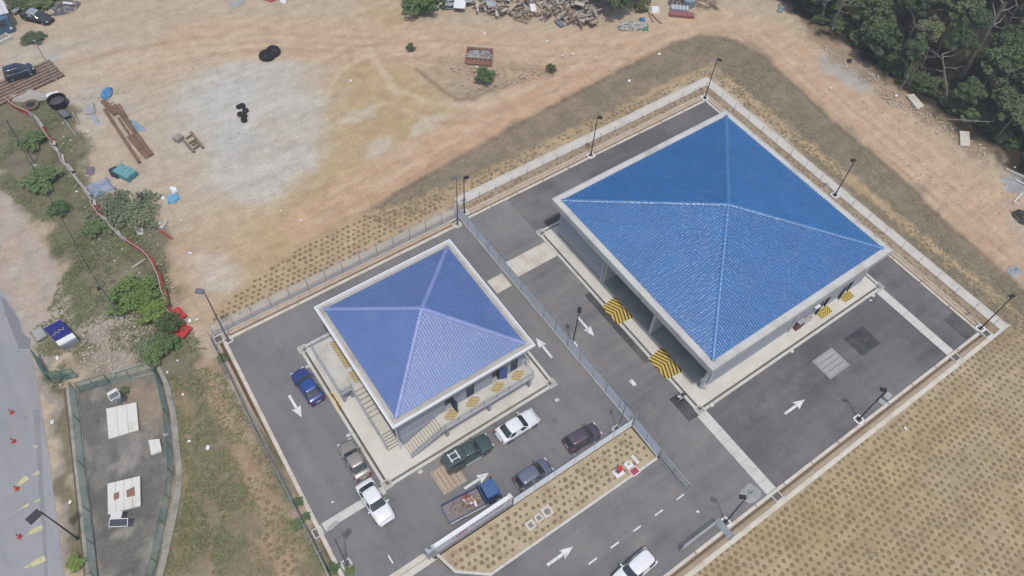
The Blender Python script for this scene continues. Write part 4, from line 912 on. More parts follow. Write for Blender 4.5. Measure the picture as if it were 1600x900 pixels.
# ---------------------------------------------------------------- vehicles
def paint(name, c, metal=.0): return mat(name, c, rough=.28, var=.03, scale=1, fine=6, metal=metal, spec=.5, coat=.6)
def loft(st, secs):
    o = MB(); m = len(secs[0]); vs = [p for s in secs for p in s]; fs = []
    for i in range(len(secs) - 1):
        for j in range(m - 1): a = i * m + j; fs.append((a, a + m, a + m + 1, a + 1))
    o.add(vs, fs, True); o.add([secs[0][j] for j in range(m)], [tuple(range(m))]); o.add([secs[-1][j] for j in range(m)], [tuple(range(m))[::-1]]); return o
M_lightg = mat('headlight_glass', C(225, 230, 232), rough=.15, var=.03, spec=.8); M_tail = mat('tail_light_red', C(150, 40, 40), rough=.2, var=.05)
M_rimw = mat('alloy_wheel', C(170, 172, 176), rough=.35, metal=.6, var=.05)
def car(name, label, cat, x, y, rz, L, W, H, pm, style='sedan', cab=None, trim=None, bm=None):
    t = thing(name, label, cat, (0, 0, 0)); hw = W / 2; bm = bm or pm
    if style == 'sedan':
        T = [0, .012, .05, .14, .26, .5, .72, .84, .93, .98, 1]; Z = [.52, .74, .93, .97, .95, .93, .93, .86, .77, .66, .48]; Wd = [.74, .88, .95, .99, 1, 1, 1, .985, .94, .86, .72]
        cab = cab or (-.40, .21, -.235, .06)
    elif style == 'hatch':
        T = [0, .012, .04, .1, .26, .5, .72, .84, .93, .98, 1]; Z = [.60, .86, .98, 1.0, 1.0, .98, .96, .90, .82, .70, .5]; Wd = [.82, .92, .97, 1, 1, 1, 1, .985, .94, .87, .76]
        cab = cab or (-.485, .27, -.40, .08)
    else:
        T = [0, .01, .03, .1, .26, .5, .7, .84, .94, .985, 1]; Z = [.8, 1.0, 1.08, 1.1, 1.1, 1.08, 1.08, 1.05, .98, .86, .6]; Wd = [.88, .94, .97, 1, 1, 1, 1, .99, .95, .88, .78]
        cab = cab or (-.49, .25, -.43, .10)
    secs = []
    for tt, z, wf in zip(T, Z, Wd):
        xx = (tt - .5) * L; w = wf * hw; lo = .30 if 0 < tt < 1 else .36
        half = [(w * .93, .18 if 0.01 < tt < .99 else .34), (w, lo), (w * 1.005, z * .66), (w * .99, z * .88), (w * .93, z * .975), (w * .8, z), (w * .4, z + .025), (0, z + .03)]
        secs.append([(xx, a, b) for a, b in half] + [(xx, -a, b) for a, b in half[-2::-1]])
    loft(T, secs).build('body', bm, t)
    zb = .9 if style == 'sedan' else (.95 if style == 'hatch' else 1.05)
    xr0, xf0, xr1, xf1 = [v * L for v in cab]
    def S(th, v, out=0.0):
        e = v ** .9; xr = xr0 + (xr1 - xr0) * e; xf = xf0 + (xf1 - xf0) * e; w = hw * (.93 - .20 * v ** 1.3); n = 2 / 5.5
        c, s = math.cos(th), math.sin(th); cx = (xr + xf) / 2; a = (xf - xr) / 2
        return (cx + (a + out) * math.copysign(abs(c) ** n, c), (w + out) * math.copysign(abs(s) ** n, s), zb + (H - .07 - zb) * v + out * .3)
    o = MB(); N = 40; lv = (0, .35, .7, .92, 1); vs = []
    for v in lv: vs += [S(2 * math.pi * i / N, v) for i in range(N)]
    top = [S(2 * math.pi * i / N, 1) for i in range(N)]; cx = sum(p[0] for p in top) / N
    for k, dz in ((.93, .03), (.75, .052), (.4, .068)): vs += [(cx + (p[0] - cx) * k, p[1] * k, p[2] + dz) for p in top]
    nl = len(lv) + 3; fs = [(r * N + i, r * N + (i + 1) % N, (r + 1) * N + (i + 1) % N, (r + 1) * N + i) for r in range(nl - 1) for i in range(N)]
    vs.append((cx, 0, H)); fs += [((nl - 1) * N + i, (nl - 1) * N + (i + 1) % N, nl * N) for i in range(N)]
    o.add(vs, fs, True); o.build('cabin', pm, t)
    def glass(nm, t0, t1, v0, v1):
        g = MB(); n, m = 10, 4; vs = [S(math.radians(t0 + (t1 - t0) * i / n), v0 + (v1 - v0) * j / m, .012) for j in range(m + 1) for i in range(n + 1)]
        g.add(vs, [(j * (n + 1) + i, j * (n + 1) + i + 1, (j + 1) * (n + 1) + i + 1, (j + 1) * (n + 1) + i) for j in range(m) for i in range(n)], True); g.build(nm, M_glass, t)
    glass('windscreen', -44, 44, .06, .95); glass('rear_window', 136, 224, .1, .93)
    for s in (1, -1):
        glass('side_window', s * 56, s * 88, .12, .86); glass('side_window', s * 92, s * 126, .12, .86)
        MB().cbox((xf0 - .25, s * (hw + .08), zb + .05), (.12, .2, .13)).build('side_mirror', bm, t)
        for wx in (.33, -.31):
            o = MB().cyl((wx * L, s * (hw - .2), .31), (wx * L, s * (hw + .012), .31), .31, n=16).build('tyre', M_rubber, t)
            q = MB().cyl((wx * L, s * (hw - .02), .31), (wx * L, s * (hw + .022), .31), .19, n=12).build('rim', M_rimw); q.parent = o
        MB().cbox((L * .468, s * hw * .66, Z[8] - .14), (.16, .34, .13), s * -.25).build('headlight', M_lightg, t)
        MB().cbox((-L * .482, s * hw * .72, Z[2] - .17), (.12, .28, .16), s * .2).build('tail_light', M_tail, t)
        MB().cbox((0, s * (hw * .94), .2), (L * .5, .1, .09)).build('sill', M_dark, t)
    # shut lines and bumper recesses
    for tx, zz, nm in ((.445, Z[8] + .012, 'bonnet_seam'), (-.462 if style == 'sedan' else 0, Z[2] + .035, 'boot_seam')):
        if tx: MB().cbox((tx * L, 0, zz), (.03, W * .74, .02)).build(nm, M_dark, t)
    if style == 'sedan':
        for s in (1, -1): MB().beam((xf0 + .05, s * hw * .86, Z[6] + .0), (L * .44, s * hw * .74, Z[8] + .012), .02, .02).build('bonnet_edge', M_dark, t)
    z8 = Z[7]
    MB().cbox((L * .496, 0, .40), (.05, W * .55, .16)).build('grille', M_dark, t)
    MB().cbox((L * .505, 0, .42), (.02, .5, .12)).build('number_plate', M_dark, t); MB().cbox((-L * .502, 0, .6), (.02, .5, .13)).build('number_plate', M_white, t)
    for i in (0, 1): MB().beam((xf0 - .02, -.1 + i * .55, zb + .055), (xf0 - .12, .35 + i * .5 - .45, zb + .12), .02, .02).build('wiper', M_black, t)
    t.location = (x, y, 0); t.rotation_euler.z = rz
    return t
W_ = paint('white_car_paint', C(240, 242, 246)); Bl = paint('deep_blue_car_paint', C(52, 88, 165), .3); Be = paint('champagne_car_paint', C(170, 164, 156), .3)
Gr = paint('dark_green_paint', C(70, 88, 88), .1); Pu = paint('dark_plum_paint', C(96, 84, 98), .3); Gb = paint('slate_blue_paint', C(120, 126, 144), .35)
Nv = paint('navy_paint', C(52, 62, 84), .1); TB = paint('truck_blue_paint', C(62, 102, 150)); Ol = paint('oxidised_silver_paint', C(164, 168, 174)); Bk = mat('faded_black_paint', C(66, 66, 74), var=.15)
HP = math.pi / 2
car('blue_sedan', 'deep blue sedan parked beside the left arrow, its nose toward the top', 'car', 6.15, 39.55, HP + .06, 4.35, 1.72, 1.42, Bl, bm=paint('deep_blue_body', C(56, 74, 140), .2))
car('beige_sedan', 'champagne beige sedan parked by the drain just behind the white sedan', 'car', 6.3, 30.1, HP - .02, 4.3, 1.7, 1.42, Be)
car('white_sedan', 'white sedan stopped across the pale cover strip at the near corner of the small pad', 'car', 5.95, 25.45, -HP + .02, 4.65, 1.8, 1.45, W_)
car('white_sedan', 'white sedan parked beside the pad drain, right of the green pickup', 'car', 21.1, 24.35, 0, 4.6, 1.78, 1.45, W_)
car('plum_hatchback', 'dark plum hatchback parked along the island fence, farther right', 'car', 25.7, 19.85, -.06, 3.75, 1.65, 1.6, Pu, 'hatch')
car('slate_hatchback', 'slate blue-grey hatchback parked along the island fence, farther left', 'car', 19.5, 19.45, 0, 3.8, 1.68, 1.62, Gb, 'hatch')
car('white_suv', 'white sport utility vehicle driving on the access road at the bottom edge', 'car', 21.8, 7.35, math.pi + .06, 4.2, 1.76, 1.68, W_, 'suv')
c = car('navy_hatchback', 'boxy navy hatchback standing on the brown steel deck in the top left', 'car', -4.5, 101.5, .0, 3.6, 1.6, 1.7, Nv, 'suv'); c.rotation_euler.z = -.03; c.location.z = .35
car('old_sedan', 'old oxidised sedan with a dark bonnet and boot near the blue hut', 'car', .7, 112.7, -.92, 4.5, 1.68, 1.4, Ol, bm=Bk)

# green pickup with a ribbed canopy and white bars standing in for roof glints
pk = car('green_pickup', 'dark green pickup truck with a canopy and painted roof glints beside the pad drain', 'pickup truck', 0, 0, 0, 5.15, 1.78, 1.78, Gr, 'suv', cab=(-.13, .24, -.10, .12))
o = MB(); n = 20
def cano(th, v):
    c_, s_ = math.cos(th), math.sin(th); w = .84 - .1 * v; a = 1.13 - .09 * v; k = 2 / 7
    return (-1.42 + a * math.copysign(abs(c_) ** k, c_), w * math.copysign(abs(s_) ** k, s_), 1.05 + .72 * v)
N = 32; vs = [];
for v in (0, .5, .9, 1): vs += [cano(2 * math.pi * i / N, v) for i in range(N)]
vs += [(-1.42 + (p[0] + 1.42) * .85, p[1] * .85, 1.82) for p in [cano(2 * math.pi * i / N, 1) for i in range(N)]]
fs = [(r * N + i, r * N + (i + 1) % N, (r + 1) * N + (i + 1) % N, (r + 1) * N + i) for r in range(4) for i in range(N)]
o.add(vs, fs, True); o.add(vs[-N:], [tuple(range(N))]); q = o.build('canopy', Gr); q.parent = pk
for i in range(5):
    q = MB().box(-2.3, -.5, -.6 + i * .3 - .03, -.6 + i * .3 + .03, 1.80, 1.845).build('canopy_rib', Gr); q.parent = pk
    q = MB().box(-.35, .45, -.5 + i * .25 - .03, -.5 + i * .25 + .03, 1.76, 1.80).build('roof_rib', Gr); q.parent = pk
for s in (-1, 1):
    q = MB().box(-2.2, -.7, s * .845, s * .852, 1.25, 1.6).build('canopy_window', M_glass); q.parent = pk
    q = MB().box(-.7, 1.0, s * .93 - .06, s * .93 + .06, .33, .4).build('side_step', M_galv); q.parent = pk
for x in (-1.9, -1.1): q = MB().box(x - .05, x + .05, -.5, .5, 1.87, 1.92).build('roof_glint', M_white); q.parent = pk  # white bars imitate bright glints on the canopy top
for y in (-.3, .3): q = MB().box(-2.0, -1.0, y - .04, y + .04, 1.93, 1.97).build('roof_glint', M_white); q.parent = pk
pk.location = (15.5, 24.65, 0); pk.rotation_euler.z = -.02

# blue flatbed truck
tk = thing('flatbed_truck', 'blue flatbed truck loaded with rubble and scrap, cab toward the right', 'truck', (0, 0, 0))
def P_(o, n, m): q = o.build(n, m); q.parent = tk; return q
def rbox(x0, x1, y0, y1, z0, z1, r=.12, taper=0.0):
    """box with rounded vertical edges and a drawn-in top"""
    o = MB(); N = 24; cx, cy = (x0 + x1) / 2, (y0 + y1) / 2; vs = []
    for k, (z, sc) in enumerate(((z0, 1), (z1 - .25, 1 - taper * .6), (z1 - .06, 1 - taper), (z1, .94 - taper))):
        for i in range(N):
            th = 2 * math.pi * i / N; c_, s_ = math.cos(th), math.sin(th); e = 2 / 8
            vs.append((cx + (x1 - x0) / 2 * sc * math.copysign(abs(c_) ** e, c_), cy + (y1 - y0) / 2 * sc * math.copysign(abs(s_) ** e, s_), z))
    o.add(vs, [(r_ * N + i, r_ * N + (i + 1) % N, (r_ + 1) * N + (i + 1) % N, (r_ + 1) * N + i) for r_ in range(3) for i in range(N)], True)
    o.add(vs[-N:], [tuple(range(N))]); return o
P_(rbox(1.15, 2.55, -.82, .82, .5, 1.95, taper=.06), 'cab', TB)
P_(MB().box(2.35, 2.72, -.8, .8, .45, 1.05), 'front_panel', TB); P_(MB().box(2.70, 2.76, -.75, .75, .45, .62), 'bumper', M_galv)
g = MB(); g.quad((2.515, -.66, 1.12), (2.515, .66, 1.12), (2.50, .6, 1.72), (2.50, -.6, 1.72)); P_(g, 'windscreen', M_glass)
for s in (-1, 1):
    P_(MB().box(1.5, 2.25, s * .805, s * .815, 1.15, 1.62), 'side_window', M_glass); P_(MB().cbox((2.5, s * 1.0, 1.35), (.08, .2, .3)), 'side_mirror', M_black)
    P_(MB().cbox((2.73, s * .6, .75), (.05, .24, .18)), 'headlight', M_lightg)
    for wx in (1.75, -1.35):
        w_ = P_(MB().cyl((wx, s * .62, .34), (wx, s * .86, .34), .34, n=16), 'tyre', M_rubber); q = MB().cyl((wx, s * .8, .34), (wx, s * .87, .34), .18, n=12).build('rim', M_rimw); q.parent = w_
    P_(MB().box(-2.65, .95, s * .93 - .04, s * .93 + .04, .78, 1.22), 'side_board', mat('truck_bed_blue', C(86, 98, 130), var=.15, col2=C(120, 115, 115), thr=(.55, .7)))
    P_(MB().box(-2.65, .95, s * 1.0 - .03, s * 1.0 + .03, .9, 1.0), 'side_rib', M_white if s < 0 else TB)
P_(MB().box(-2.62, 1.0, -.89, .89, .68, .78), 'bed_floor', mat('bed_floor_paint', C(140, 130, 134), var=.2, scale=3)); P_(MB().box(.97, 1.05, -.93, .93, .78, 1.7), 'headboard', mat('headboard_blue', C(66, 88, 122), var=.15))
P_(MB().box(-2.68, -2.62, -.9, .9, .5, .8), 'tailboard', TB); P_(MB().box(-2.6, 2.4, -.35, .35, .4, .66), 'chassis', M_black)
for i in range(5): P_(MB().box(-2.2 + i * .75, -2.12 + i * .75, -.97, -.97 + .02, .8, 1.2), 'stake', M_black)
tk.location = (13.25, 20.45, 0); tk.rotation_euler.z = -.1; tk.scale = (1.0, 1.0, 1.0)
def heap(name, label, cat, cx, cy, rx, ry, h, z, m, seed=1, rz=0, n=18, rough=.35):
    r = random.Random(seed); o = MB(); vs = []; k = 9
    for i in range(k + 1):
        for j in range(n):
            a = 2 * math.pi * j / n; q = i / k; f = 1 + r.uniform(-rough, rough) * .35
            vs.append((rx * q * f * math.cos(a), ry * q * f * math.sin(a), h * (1 - q * q) * (1 + r.uniform(-rough, rough))))
    o.add(vs, [(i * n + j, i * n + (j + 1) % n, (i + 1) * n + (j + 1) % n, (i + 1) * n + j) for i in range(k) for j in range(n)])
    q = o.build(name, m); q.location = (cx, cy, z); q.rotation_euler.z = rz; tag(q, label, cat); return q
heap('rubble_load', 'grey rubble heaped on the bed of the blue flatbed truck', 'rubble', 12.4, 20.55, 1.5, .75, .3, .78, mat('rubble', C(150, 140, 138), var=.3, scale=5, col2=C(120, 106, 98), thr=(.45, .6)), 5, -.1)
heap('red_sack', 'crumpled red sack on the load of the blue flatbed truck', 'sack', 13.0, 20.95, .42, .3, .28, 1.0, mat('red_sackcloth', C(170, 106, 104), var=.2), 6)
for i in range(14):
    q = MB().cbox((0, 0, 0), (rnd.uniform(.15, .6), rnd.uniform(.08, .22), .06)).build('scrap_piece', (M_timber[2], M_white, M_rust, M_conc_peach)[i % 4]); q.location = (rnd.uniform(12.6, 14.1), rnd.uniform(19.9, 20.9), 1.06 + rnd.uniform(0, .1)); q.rotation_euler = (rnd.uniform(-.3, .3), rnd.uniform(-.3, .3), rnd.uniform(0, 3))
    tag(q, 'small scrap piece lying on the rubble in the blue truck', 'scrap', 'scrap on the truck load')

# ---------------------------------------------------------------- worker crouching by the kerb
M_shirt = mat('lavender_grey_shirt', C(166, 164, 178), var=.08, scale=6); M_trs = mat('dark_trousers', C(48, 48, 56), var=.1); M_skin = mat('brown_skin', C(150, 108, 84), var=.05); M_cap = mat('white_headscarf', C(225, 224, 220), var=.05, scale=8)
def skin(name, pts, edges, rad, m, parent):
    me = D.meshes.new(name); me.from_pydata([tuple(p) for p in pts], edges, []); me.update()
    o = D.objects.new(name, me); COL.objects.link(o); o.parent = parent; me.materials.append(m)
    o.modifiers.new('skin', 'SKIN'); 
    for i, v in enumerate(me.skin_vertices[0].data): v.radius = rad[i] if hasattr(rad[i], '__len__') else (rad[i], rad[i]); v.use_root = (i == 0)
    o.modifiers['skin'].use_smooth_shade = True; s = o.modifiers.new('sub', 'SUBSURF'); s.levels = 1; s.render_levels = 1; return o
wk = thing('person', 'person in grey shirt, dark trousers and white headscarf crouching over the black asphalt patch', 'person', (36.9, 17.6, 0), 2.6)
J = dict(pel=(0, 0, .42), sp=(.14, 0, .58), ch=(.32, 0, .70), nk=(.44, 0, .76), hd=(.55, 0, .80), hd2=(.62, 0, .80))
pts = [J['pel'], J['sp'], J['ch'], J['nk'], J['hd'], J['hd2']]; E_ = [(0, 1), (1, 2), (2, 3), (3, 4), (4, 5)]; rd = [(.15, .13), (.14, .11), (.17, .11), .055, .095, .08]
for s in (1, -1):
    b = len(pts); pts += [(.36, s * .2, .68), (.46, s * .27, .44), (.62, s * .16, .28), (.68, s * .14, .24)]; E_ += [(2, b), (b, b + 1), (b + 1, b + 2), (b + 2, b + 3)]; rd += [.06, .048, .034, (.04, .018)]
    for k in range(5):
        q = len(pts); off = (k - 2) * .018; pts += [(.72, s * .14 + off, .21), (.75 - abs(k - 2) * .006, s * .14 + off * 1.2, .17)]; E_ += [(b + 3, q), (q, q + 1)]; rd += [.009, .008]
    b = len(pts); pts += [(.02, s * .12, .36), (.38, s * .2, .42), (.10, s * .17, .12), (.13, s * .17, .05), (.27, s * .19, .04)]; E_ += [(0, b), (b, b + 1), (b + 1, b + 2), (b + 2, b + 3), (b + 3, b + 4)]; rd += [.1, .065, .045, .045, .035]
skin('body', pts, E_, rd, M_skin, wk)
pts = [J['pel'], J['sp'], J['ch'], (.40, 0, .74)]; E_ = [(0, 1), (1, 2), (2, 3)]; rd = [(.175, .15), (.17, .135), (.20, .135), .08]
for s in (1, -1): b = len(pts); pts += [(.36, s * .21, .68), (.44, s * .27, .50)]; E_ += [(2, b), (b, b + 1)]; rd += [.085, .07]
skin('shirt', pts, E_, rd, M_shirt, wk)
pts = [(-.02, 0, .38)]; E_ = []; rd = [(.16, .13)]
for s in (1, -1): b = len(pts); pts += [(.02, s * .12, .36), (.38, s * .2, .42), (.11, s * .17, .14)]; E_ += [(0, b), (b, b + 1), (b + 1, b + 2)]; rd += [.12, .085, .06]
skin('trousers', pts, E_, rd, M_trs, wk)
skin('headscarf', [(.52, 0, .84), (.60, 0, .86), (.47, 0, .78)], [(0, 1), (0, 2)], [.115, .085, .08], M_cap, wk)
for s in (1, -1): skin('shoe', [(.09, s * .17, .04), (.28, s * .19, .04)], [(0, 1)], [.055, .05], M_black, wk)
o = MB().cbox((.6, 0, .89), (.02, .02, .02))
t = thing('tool_box', 'small dark tool box beside the crouching person', 'tool box', (37.35, 17.95, 0)); MB().box(37.15, 37.55, 17.8, 18.1, .0, .28).build('case', M_black, t); MB().box(37.2, 37.5, 17.93, 17.97, .28, .34).build('handle', M_galv, t)

# ---------------------------------------------------------------- small yard furniture
def block(x, y, s, label, m=M_white, h=.18):
    t = thing('concrete_block', label, 'block', (x, y, 0)); MB().cbox((x, y, h / 2), (s, s * .8, h), .0).build('block_body', m, t); MB().cyl((x, y, h), (x, y, h + .03), .07, n=8).build('stud', M_galv, t)
for a in ((1079, 604, 'by the near corner of the chevron bays'), (1112, 634, 'right of the grated near corner of the large pad'), (1237, 550, 'midway along the front of the large pad'), (1364, 463, 'at the right end of the front of the large pad')):
    p = G(a[0], a[1])
    if a[0] != 1079: block(p.x, p.y, .34, 'small white marker block ' + a[2])
for px, py, lb in ((870, 626, 'on the asphalt beyond the upper white sedan'), (657, 738, 'behind the sump cover near the small pad'), (545, 681, 'beside the rear of the beige sedan'), (481, 574, 'at the nose of the blue car')):
    p = G(px, py); block(p.x, p.y, .42, 'pale marker block ' + lb, M_conc)
t = thing('concrete_block', 'pale concrete block on the asphalt by the grated left drain', 'block', (2.3, 24.9, 0)); p = G(521, 823); MB().cbox((p.x, p.y, .15), (1.0, .42, .3), .15).build('block_body', M_conc_grey, t); MB().cbox((p.x - .6, p.y - .1, .1), (.3, .2, .15), .3).build('block_tail', M_conc_grey, t)
p = G(1376, 628); t = thing('concrete_block', 'pale block beside the lower kerb by a black lamp post', 'block', (p.x, p.y, 0)); MB().cbox((p.x + .9, p.y + .0, .2), (.9, .6, .4), .1).build('block_body', M_conc_grey, t); MB().cbox((p.x, p.y - .1, .1), (.6, .7, .2), .3).build('block_tail', M_conc_grey, t)
p = G(1178, 778); heap('sand_pile', 'pile of pale cement sand against the lower kerb', 'sand pile', p.x, p.y + .5, 1.0, .9, .3, 0, M_conc_grey, 9)
def manhole(px, py, s, label, rnd_=False):
    p = G(px, py); t = thing('manhole_cover', label, 'manhole cover', (p.x, p.y, .05)); MB().cbox((p.x, p.y, .06), (s, s, .16), 0).build('surround', M_conc_warm, t)
    if rnd_: MB().cyl((p.x, p.y, .14), (p.x, p.y, .16), s * .3, n=20).build('lid', M_grate, t)
    else: MB().cbox((p.x, p.y, .15), (s * .52, s * .52, .03)).build('lid', M_grate, t)
manhole(829, 821, .85, 'square manhole cover on the island, lowest of the row of three'); manhole(842, 810, .75, 'square manhole cover on the island, middle of the row of three'); manhole(855, 800, 1.0, 'largest manhole cover of the row of three, with a round lid', True)
p = G(966, 739); t = thing('fire_hydrant', 'red hydrant standpipe on a white slab on the island', 'hydrant', (p.x, p.y, .05)); MB().cbox((p.x, p.y, .09), (.95, .85, .14)).build('slab', M_white, t)
MB().cyl((p.x, p.y, .1), (p.x, p.y, .9), .16, n=12).cyl((p.x, p.y, .9), (p.x, p.y, 1.2), .27, n=12).build('barrel', M_red, t); MB().cyl((p.x - .35, p.y, .75), (p.x + .35, p.y, .75), .09, n=8).build('outlet', M_red, t)
p = G(982, 727); t = thing('water_valve', 'white slab with a yellow valve handle on the island', 'valve', (p.x, p.y, .05)); MB().cbox((p.x, p.y, .09), (.75, .7, .14)).build('slab', M_white, t); MB().cyl((p.x, p.y, .1), (p.x, p.y, .45), .1, n=8).build('stem', M_galv, t); MB().beam((p.x - .05, p.y, .5), (p.x + .4, p.y + .15, .5), .12, .06).build('handle', mat('valve_yellow', C(232, 220, 120)), t)
p = G(992, 719); t = thing('marker_slab', 'narrow white slab beside the yellow valve on the island', 'slab', (p.x, p.y, .05)); MB().cbox((p.x, p.y, .12), (.3, .95, .16), 0).build('slab_body', M_white, t); MB().cbox((p.x, p.y, .21), (.12, .7, .02)).build('inset', M_conc, t)
p = G(991, 737); t = thing('hydrant_chamber', 'square dark red chamber lid in a pale pink frame at the island kerb', 'chamber', (p.x, p.y, .05)); MB().cbox((p.x, p.y, .08), (.95, .8, .14)).build('frame', mat('pink_frame', C(236, 206, 208)), t); MB().cbox((p.x, p.y, .16), (.72, .58, .04)).build('lid', mat('maroon_lid', C(160, 84, 110)), t)
for k in range(3): MB().cbox((p.x - .2 + k * .2, p.y, .185), (.12, .3, .02)).build('lid_rib', M_red, t)

# traffic cones (knocked over) on the public road
def cone(px, py, ang, label, up=False):
    p = G(px, py); t = thing('traffic_cone', label, 'traffic cone', (0, 0, 0))
    def L(o, n, m): q = o.build(n, m); q.parent = t
    L(MB().cbox((0, 0, .03), (.62, .62, .06)), 'base', M_orange)
    L(MB().cyl((0, 0, .05), (0, 0, 1.0), .24, .05, 12), 'cone_body', M_orange); L(MB().cyl((0, 0, .42), (0, 0, .58), .165, .135, 12), 'white_band', M_white)
    t.location = (p.x, p.y, .02)
    t.rotation_euler.z = ang; t.scale = (.62, .62, .75)
cone(19, 645, 2.6, 'red traffic cone on the public road, farthest of the four'); cone(22, 690, 2.6, 'red traffic cone on the public road, second farthest'); cone(27, 764, 2.7, 'red traffic cone between two worn yellow marks'); cone(31, 839, 2.0, 'red traffic cone lying on a worn yellow mark, nearest of the four')

# ---------------------------------------------------------------- utility enclosure
M_slabw = mat('white_painted_slab', C(226, 226, 220), var=.05, scale=.8, fine=8, col2=C(200, 188, 164), thr=(.55, .72)); M_brownst = mat('brown_stain', C(150, 112, 92), var=.15)
def chamber(px4, label, n, seed):
    c = [G(*p) for p in px4]; cx = sum(p.x for p in c) / 4; cy = sum(p.y for p in c) / 4; t = thing('chamber_roof', label, 'concrete slab', (cx, cy, 0))
    MB().prism([(p.x * .96 + cx * .04, p.y * .96 + cy * .04) for p in c], -.2, .22).build('wall', M_conc, t)
    for i in range(n):
        a = i / n + .004; b = (i + 1) / n - .004; L = lambda u, v: (c[u] * (1 - v) + c[(u + 1) % 4] * v)
        p1 = c[0].lerp(c[1], a); p2 = c[0].lerp(c[1], b); p3 = c[3].lerp(c[2], b); p4 = c[3].lerp(c[2], a)
        MB().prism([(p.x, p.y) for p in (p1, p2, p3, p4)], .2, .36).build('roof_slab', M_slabw, t)
    return t, cx, cy
chamber(((168, 641), (215, 631), (219, 674), (172, 688)), 'white slab roof of a buried chamber, farther from the bottom edge', 3, 1)
t2, cx, cy = chamber(((170, 758), (221, 746), (222, 792), (171, 806)), 'white slab roof of a buried chamber with two brown stains', 4, 2)
for pts in ([(197, 766), (210, 760), (211, 774), (198, 777)], [(177, 771), (186, 768), (186, 778), (178, 782)]):
    MB().prism([tuple(G(x, y, .4)[:2]) for x, y in pts], .355, .366).build('stain', M_brownst, t2)
t, cx, cy = chamber(((234, 690), (251, 688), (255, 707), (238, 713)), 'small white slab box beside the curved green fence', 2, 3)
def solar(px, py, ph, label, ang, w_=1.5, d_=.6):
    p = G(px, py); t = thing('solar_cabinet', label, 'solar cabinet', (p.x, p.y, 0)); T = lambda o, n, m: setattr(o.build(n, m), 'parent', t)
    T(MB().cbox((0, .6, .55), (.75, .9, 1.1), ang), 'cabinet', M_tin); T(MB().cbox((0, .6, 1.14), (.95, 1.1, .08), ang), 'cabinet_roof', M_slabw); T(MB().cbox((-.05, .15, .6), (.5, .03, .8), ang), 'door', M_conc)
    T(MB().cyl((.1, -.05, 0), (.1, -.05, ph), .05, n=8), 'pole', M_galv)
    Rm = Matrix.Rotation(ang, 3, 'Z') @ Matrix.Rotation(.35, 3, 'X')
    T(MB().cbox((.1, -.1, ph), (w_ + .1, d_ + .1, .04), M=Rm), 'panel_frame', M_white); T(MB().cbox(Vector((.1, -.1, ph + .0)) + Rm @ Vector((0, 0, .025)), (w_, d_, .02), M=Rm), 'solar_panel', mat('solar_cells', C(72, 74, 86), rough=.25, var=.1))
    T(MB().beam((.1, -.3, ph - .3), (.5, -.45, ph - .3), .18, .1), 'lamp_arm', M_tin)
solar(192, 824, 1.4, 'metal cabinet with a dark solar panel on a pole beside the stained slab', -.55)
solar(188, 632, 2.0, 'metal cabinet with a small solar panel beside the plain white slab', .1, .9, .5)
# blue-topped sign cabinet by the open gate
tp = [G(*q, 1.0) for q in ((68, 513), (94, 499), (112, 519), (86, 533))]
t = thing('sign_cabinet', 'dark blue topped pale metal cabinet with gold scrawl beside the open green gate', 'cabinet', (tp[0].x, tp[0].y, 0))
cxy = sum((Vector((q.x, q.y, 0)) for q in tp), Vector()) / 4
e1 = (tp[2] - tp[1]).normalized(); ext = [tp[0] - e1 * .15, tp[1] - e1 * .15, tp[2] + e1 * .9, tp[3] + e1 * .9]
MB().prism([(q.x, q.y) for q in ext], 0, .93).build('body', M_tin, t); MB().prism([(q.x, q.y) for q in tp], .93, 1.0).build('blue_panel', mat('royal_blue_panel', C(44, 48, 128), var=.06, rough=.4), t)
ff = [tp[3] + e1 * .08, tp[2] + e1 * .08, tp[2] + e1 * .75, tp[3] + e1 * .75]; MB().prism([(q.x, q.y) for q in ff], .93, .97).build('white_panel', M_white, t)
A0 = tp[0].lerp(tp[3], .62); B0 = tp[1].lerp(tp[2], .55); g = MB(); pr = A0.lerp(B0, .12)
for k in range(1, 9): q = A0.lerp(B0, .12 + k * .09) + e1 * (.22 * math.sin(k * 2.1)); g.beam((pr.x, pr.y, 1.012), (q.x, q.y, 1.012), .06, .012); pr = q
g.build('gold_scrawl', mat('gold_paint', C(176, 168, 120)), t)
p = G(60, 520); t = thing('grey_slab', 'weathered grey slab leaning beside the blue topped cabinet', 'slab', (p.x, p.y, 0)); MB().cbox((p.x + .1, p.y - .4, .25), (1.0, 1.5, .12), .15).build('slab_body', M_conc_grey, t); MB().cbox((p.x + .1, p.y - .4, .1), (.8, 1.2, .2), .15).build('packing', M_timber[0], t)

# ---------------------------------------------------------------- left side: poles, barrier netting, clutter
def pole(px, py, h, label, m, r=.09, tip=None):
    p = G(px, py); t = thing('utility_pole', label, 'pole', (p.x, p.y, 0)); MB().cyl((p.x, p.y, 0), (p.x, p.y, h), r, r * .7, 8).build('shaft', m, t)
    MB().cyl((p.x, p.y, -.05), (p.x, p.y, .15), r * 2.4, n=8).build('footing', M_conc, t); MB().cbox((p.x, p.y, h), (.3, .16, .1)).build('cap', m, t)
    return p
M_polg = mat('pole_grey', C(128, 128, 126), var=.12)
P1 = pole(56, 258, 7.2, 'bare grey pole in the green verge at the far left', M_polg); P2 = pole(190, 496, 7.5, 'bare grey pole beside the bright green bush', M_polg, .1)
t = thing('overhead_cable', 'thin black cable slung between the two bare grey poles', 'cable', (P1.x, P1.y, 7.2))
o = MB(); a = Vector((P1.x, P1.y, 7.2)); b = Vector((P2.x, P2.y, 7.5)); pp = [a.lerp(b, k / 12) - Vector((0, 0, .9 * math.sin(math.pi * k / 12))) for k in range(13)]; o.tube(pp, .03, 5); o.build('wire', M_black, t)
q = P2 + Vector((0, 0, 5.4)); 
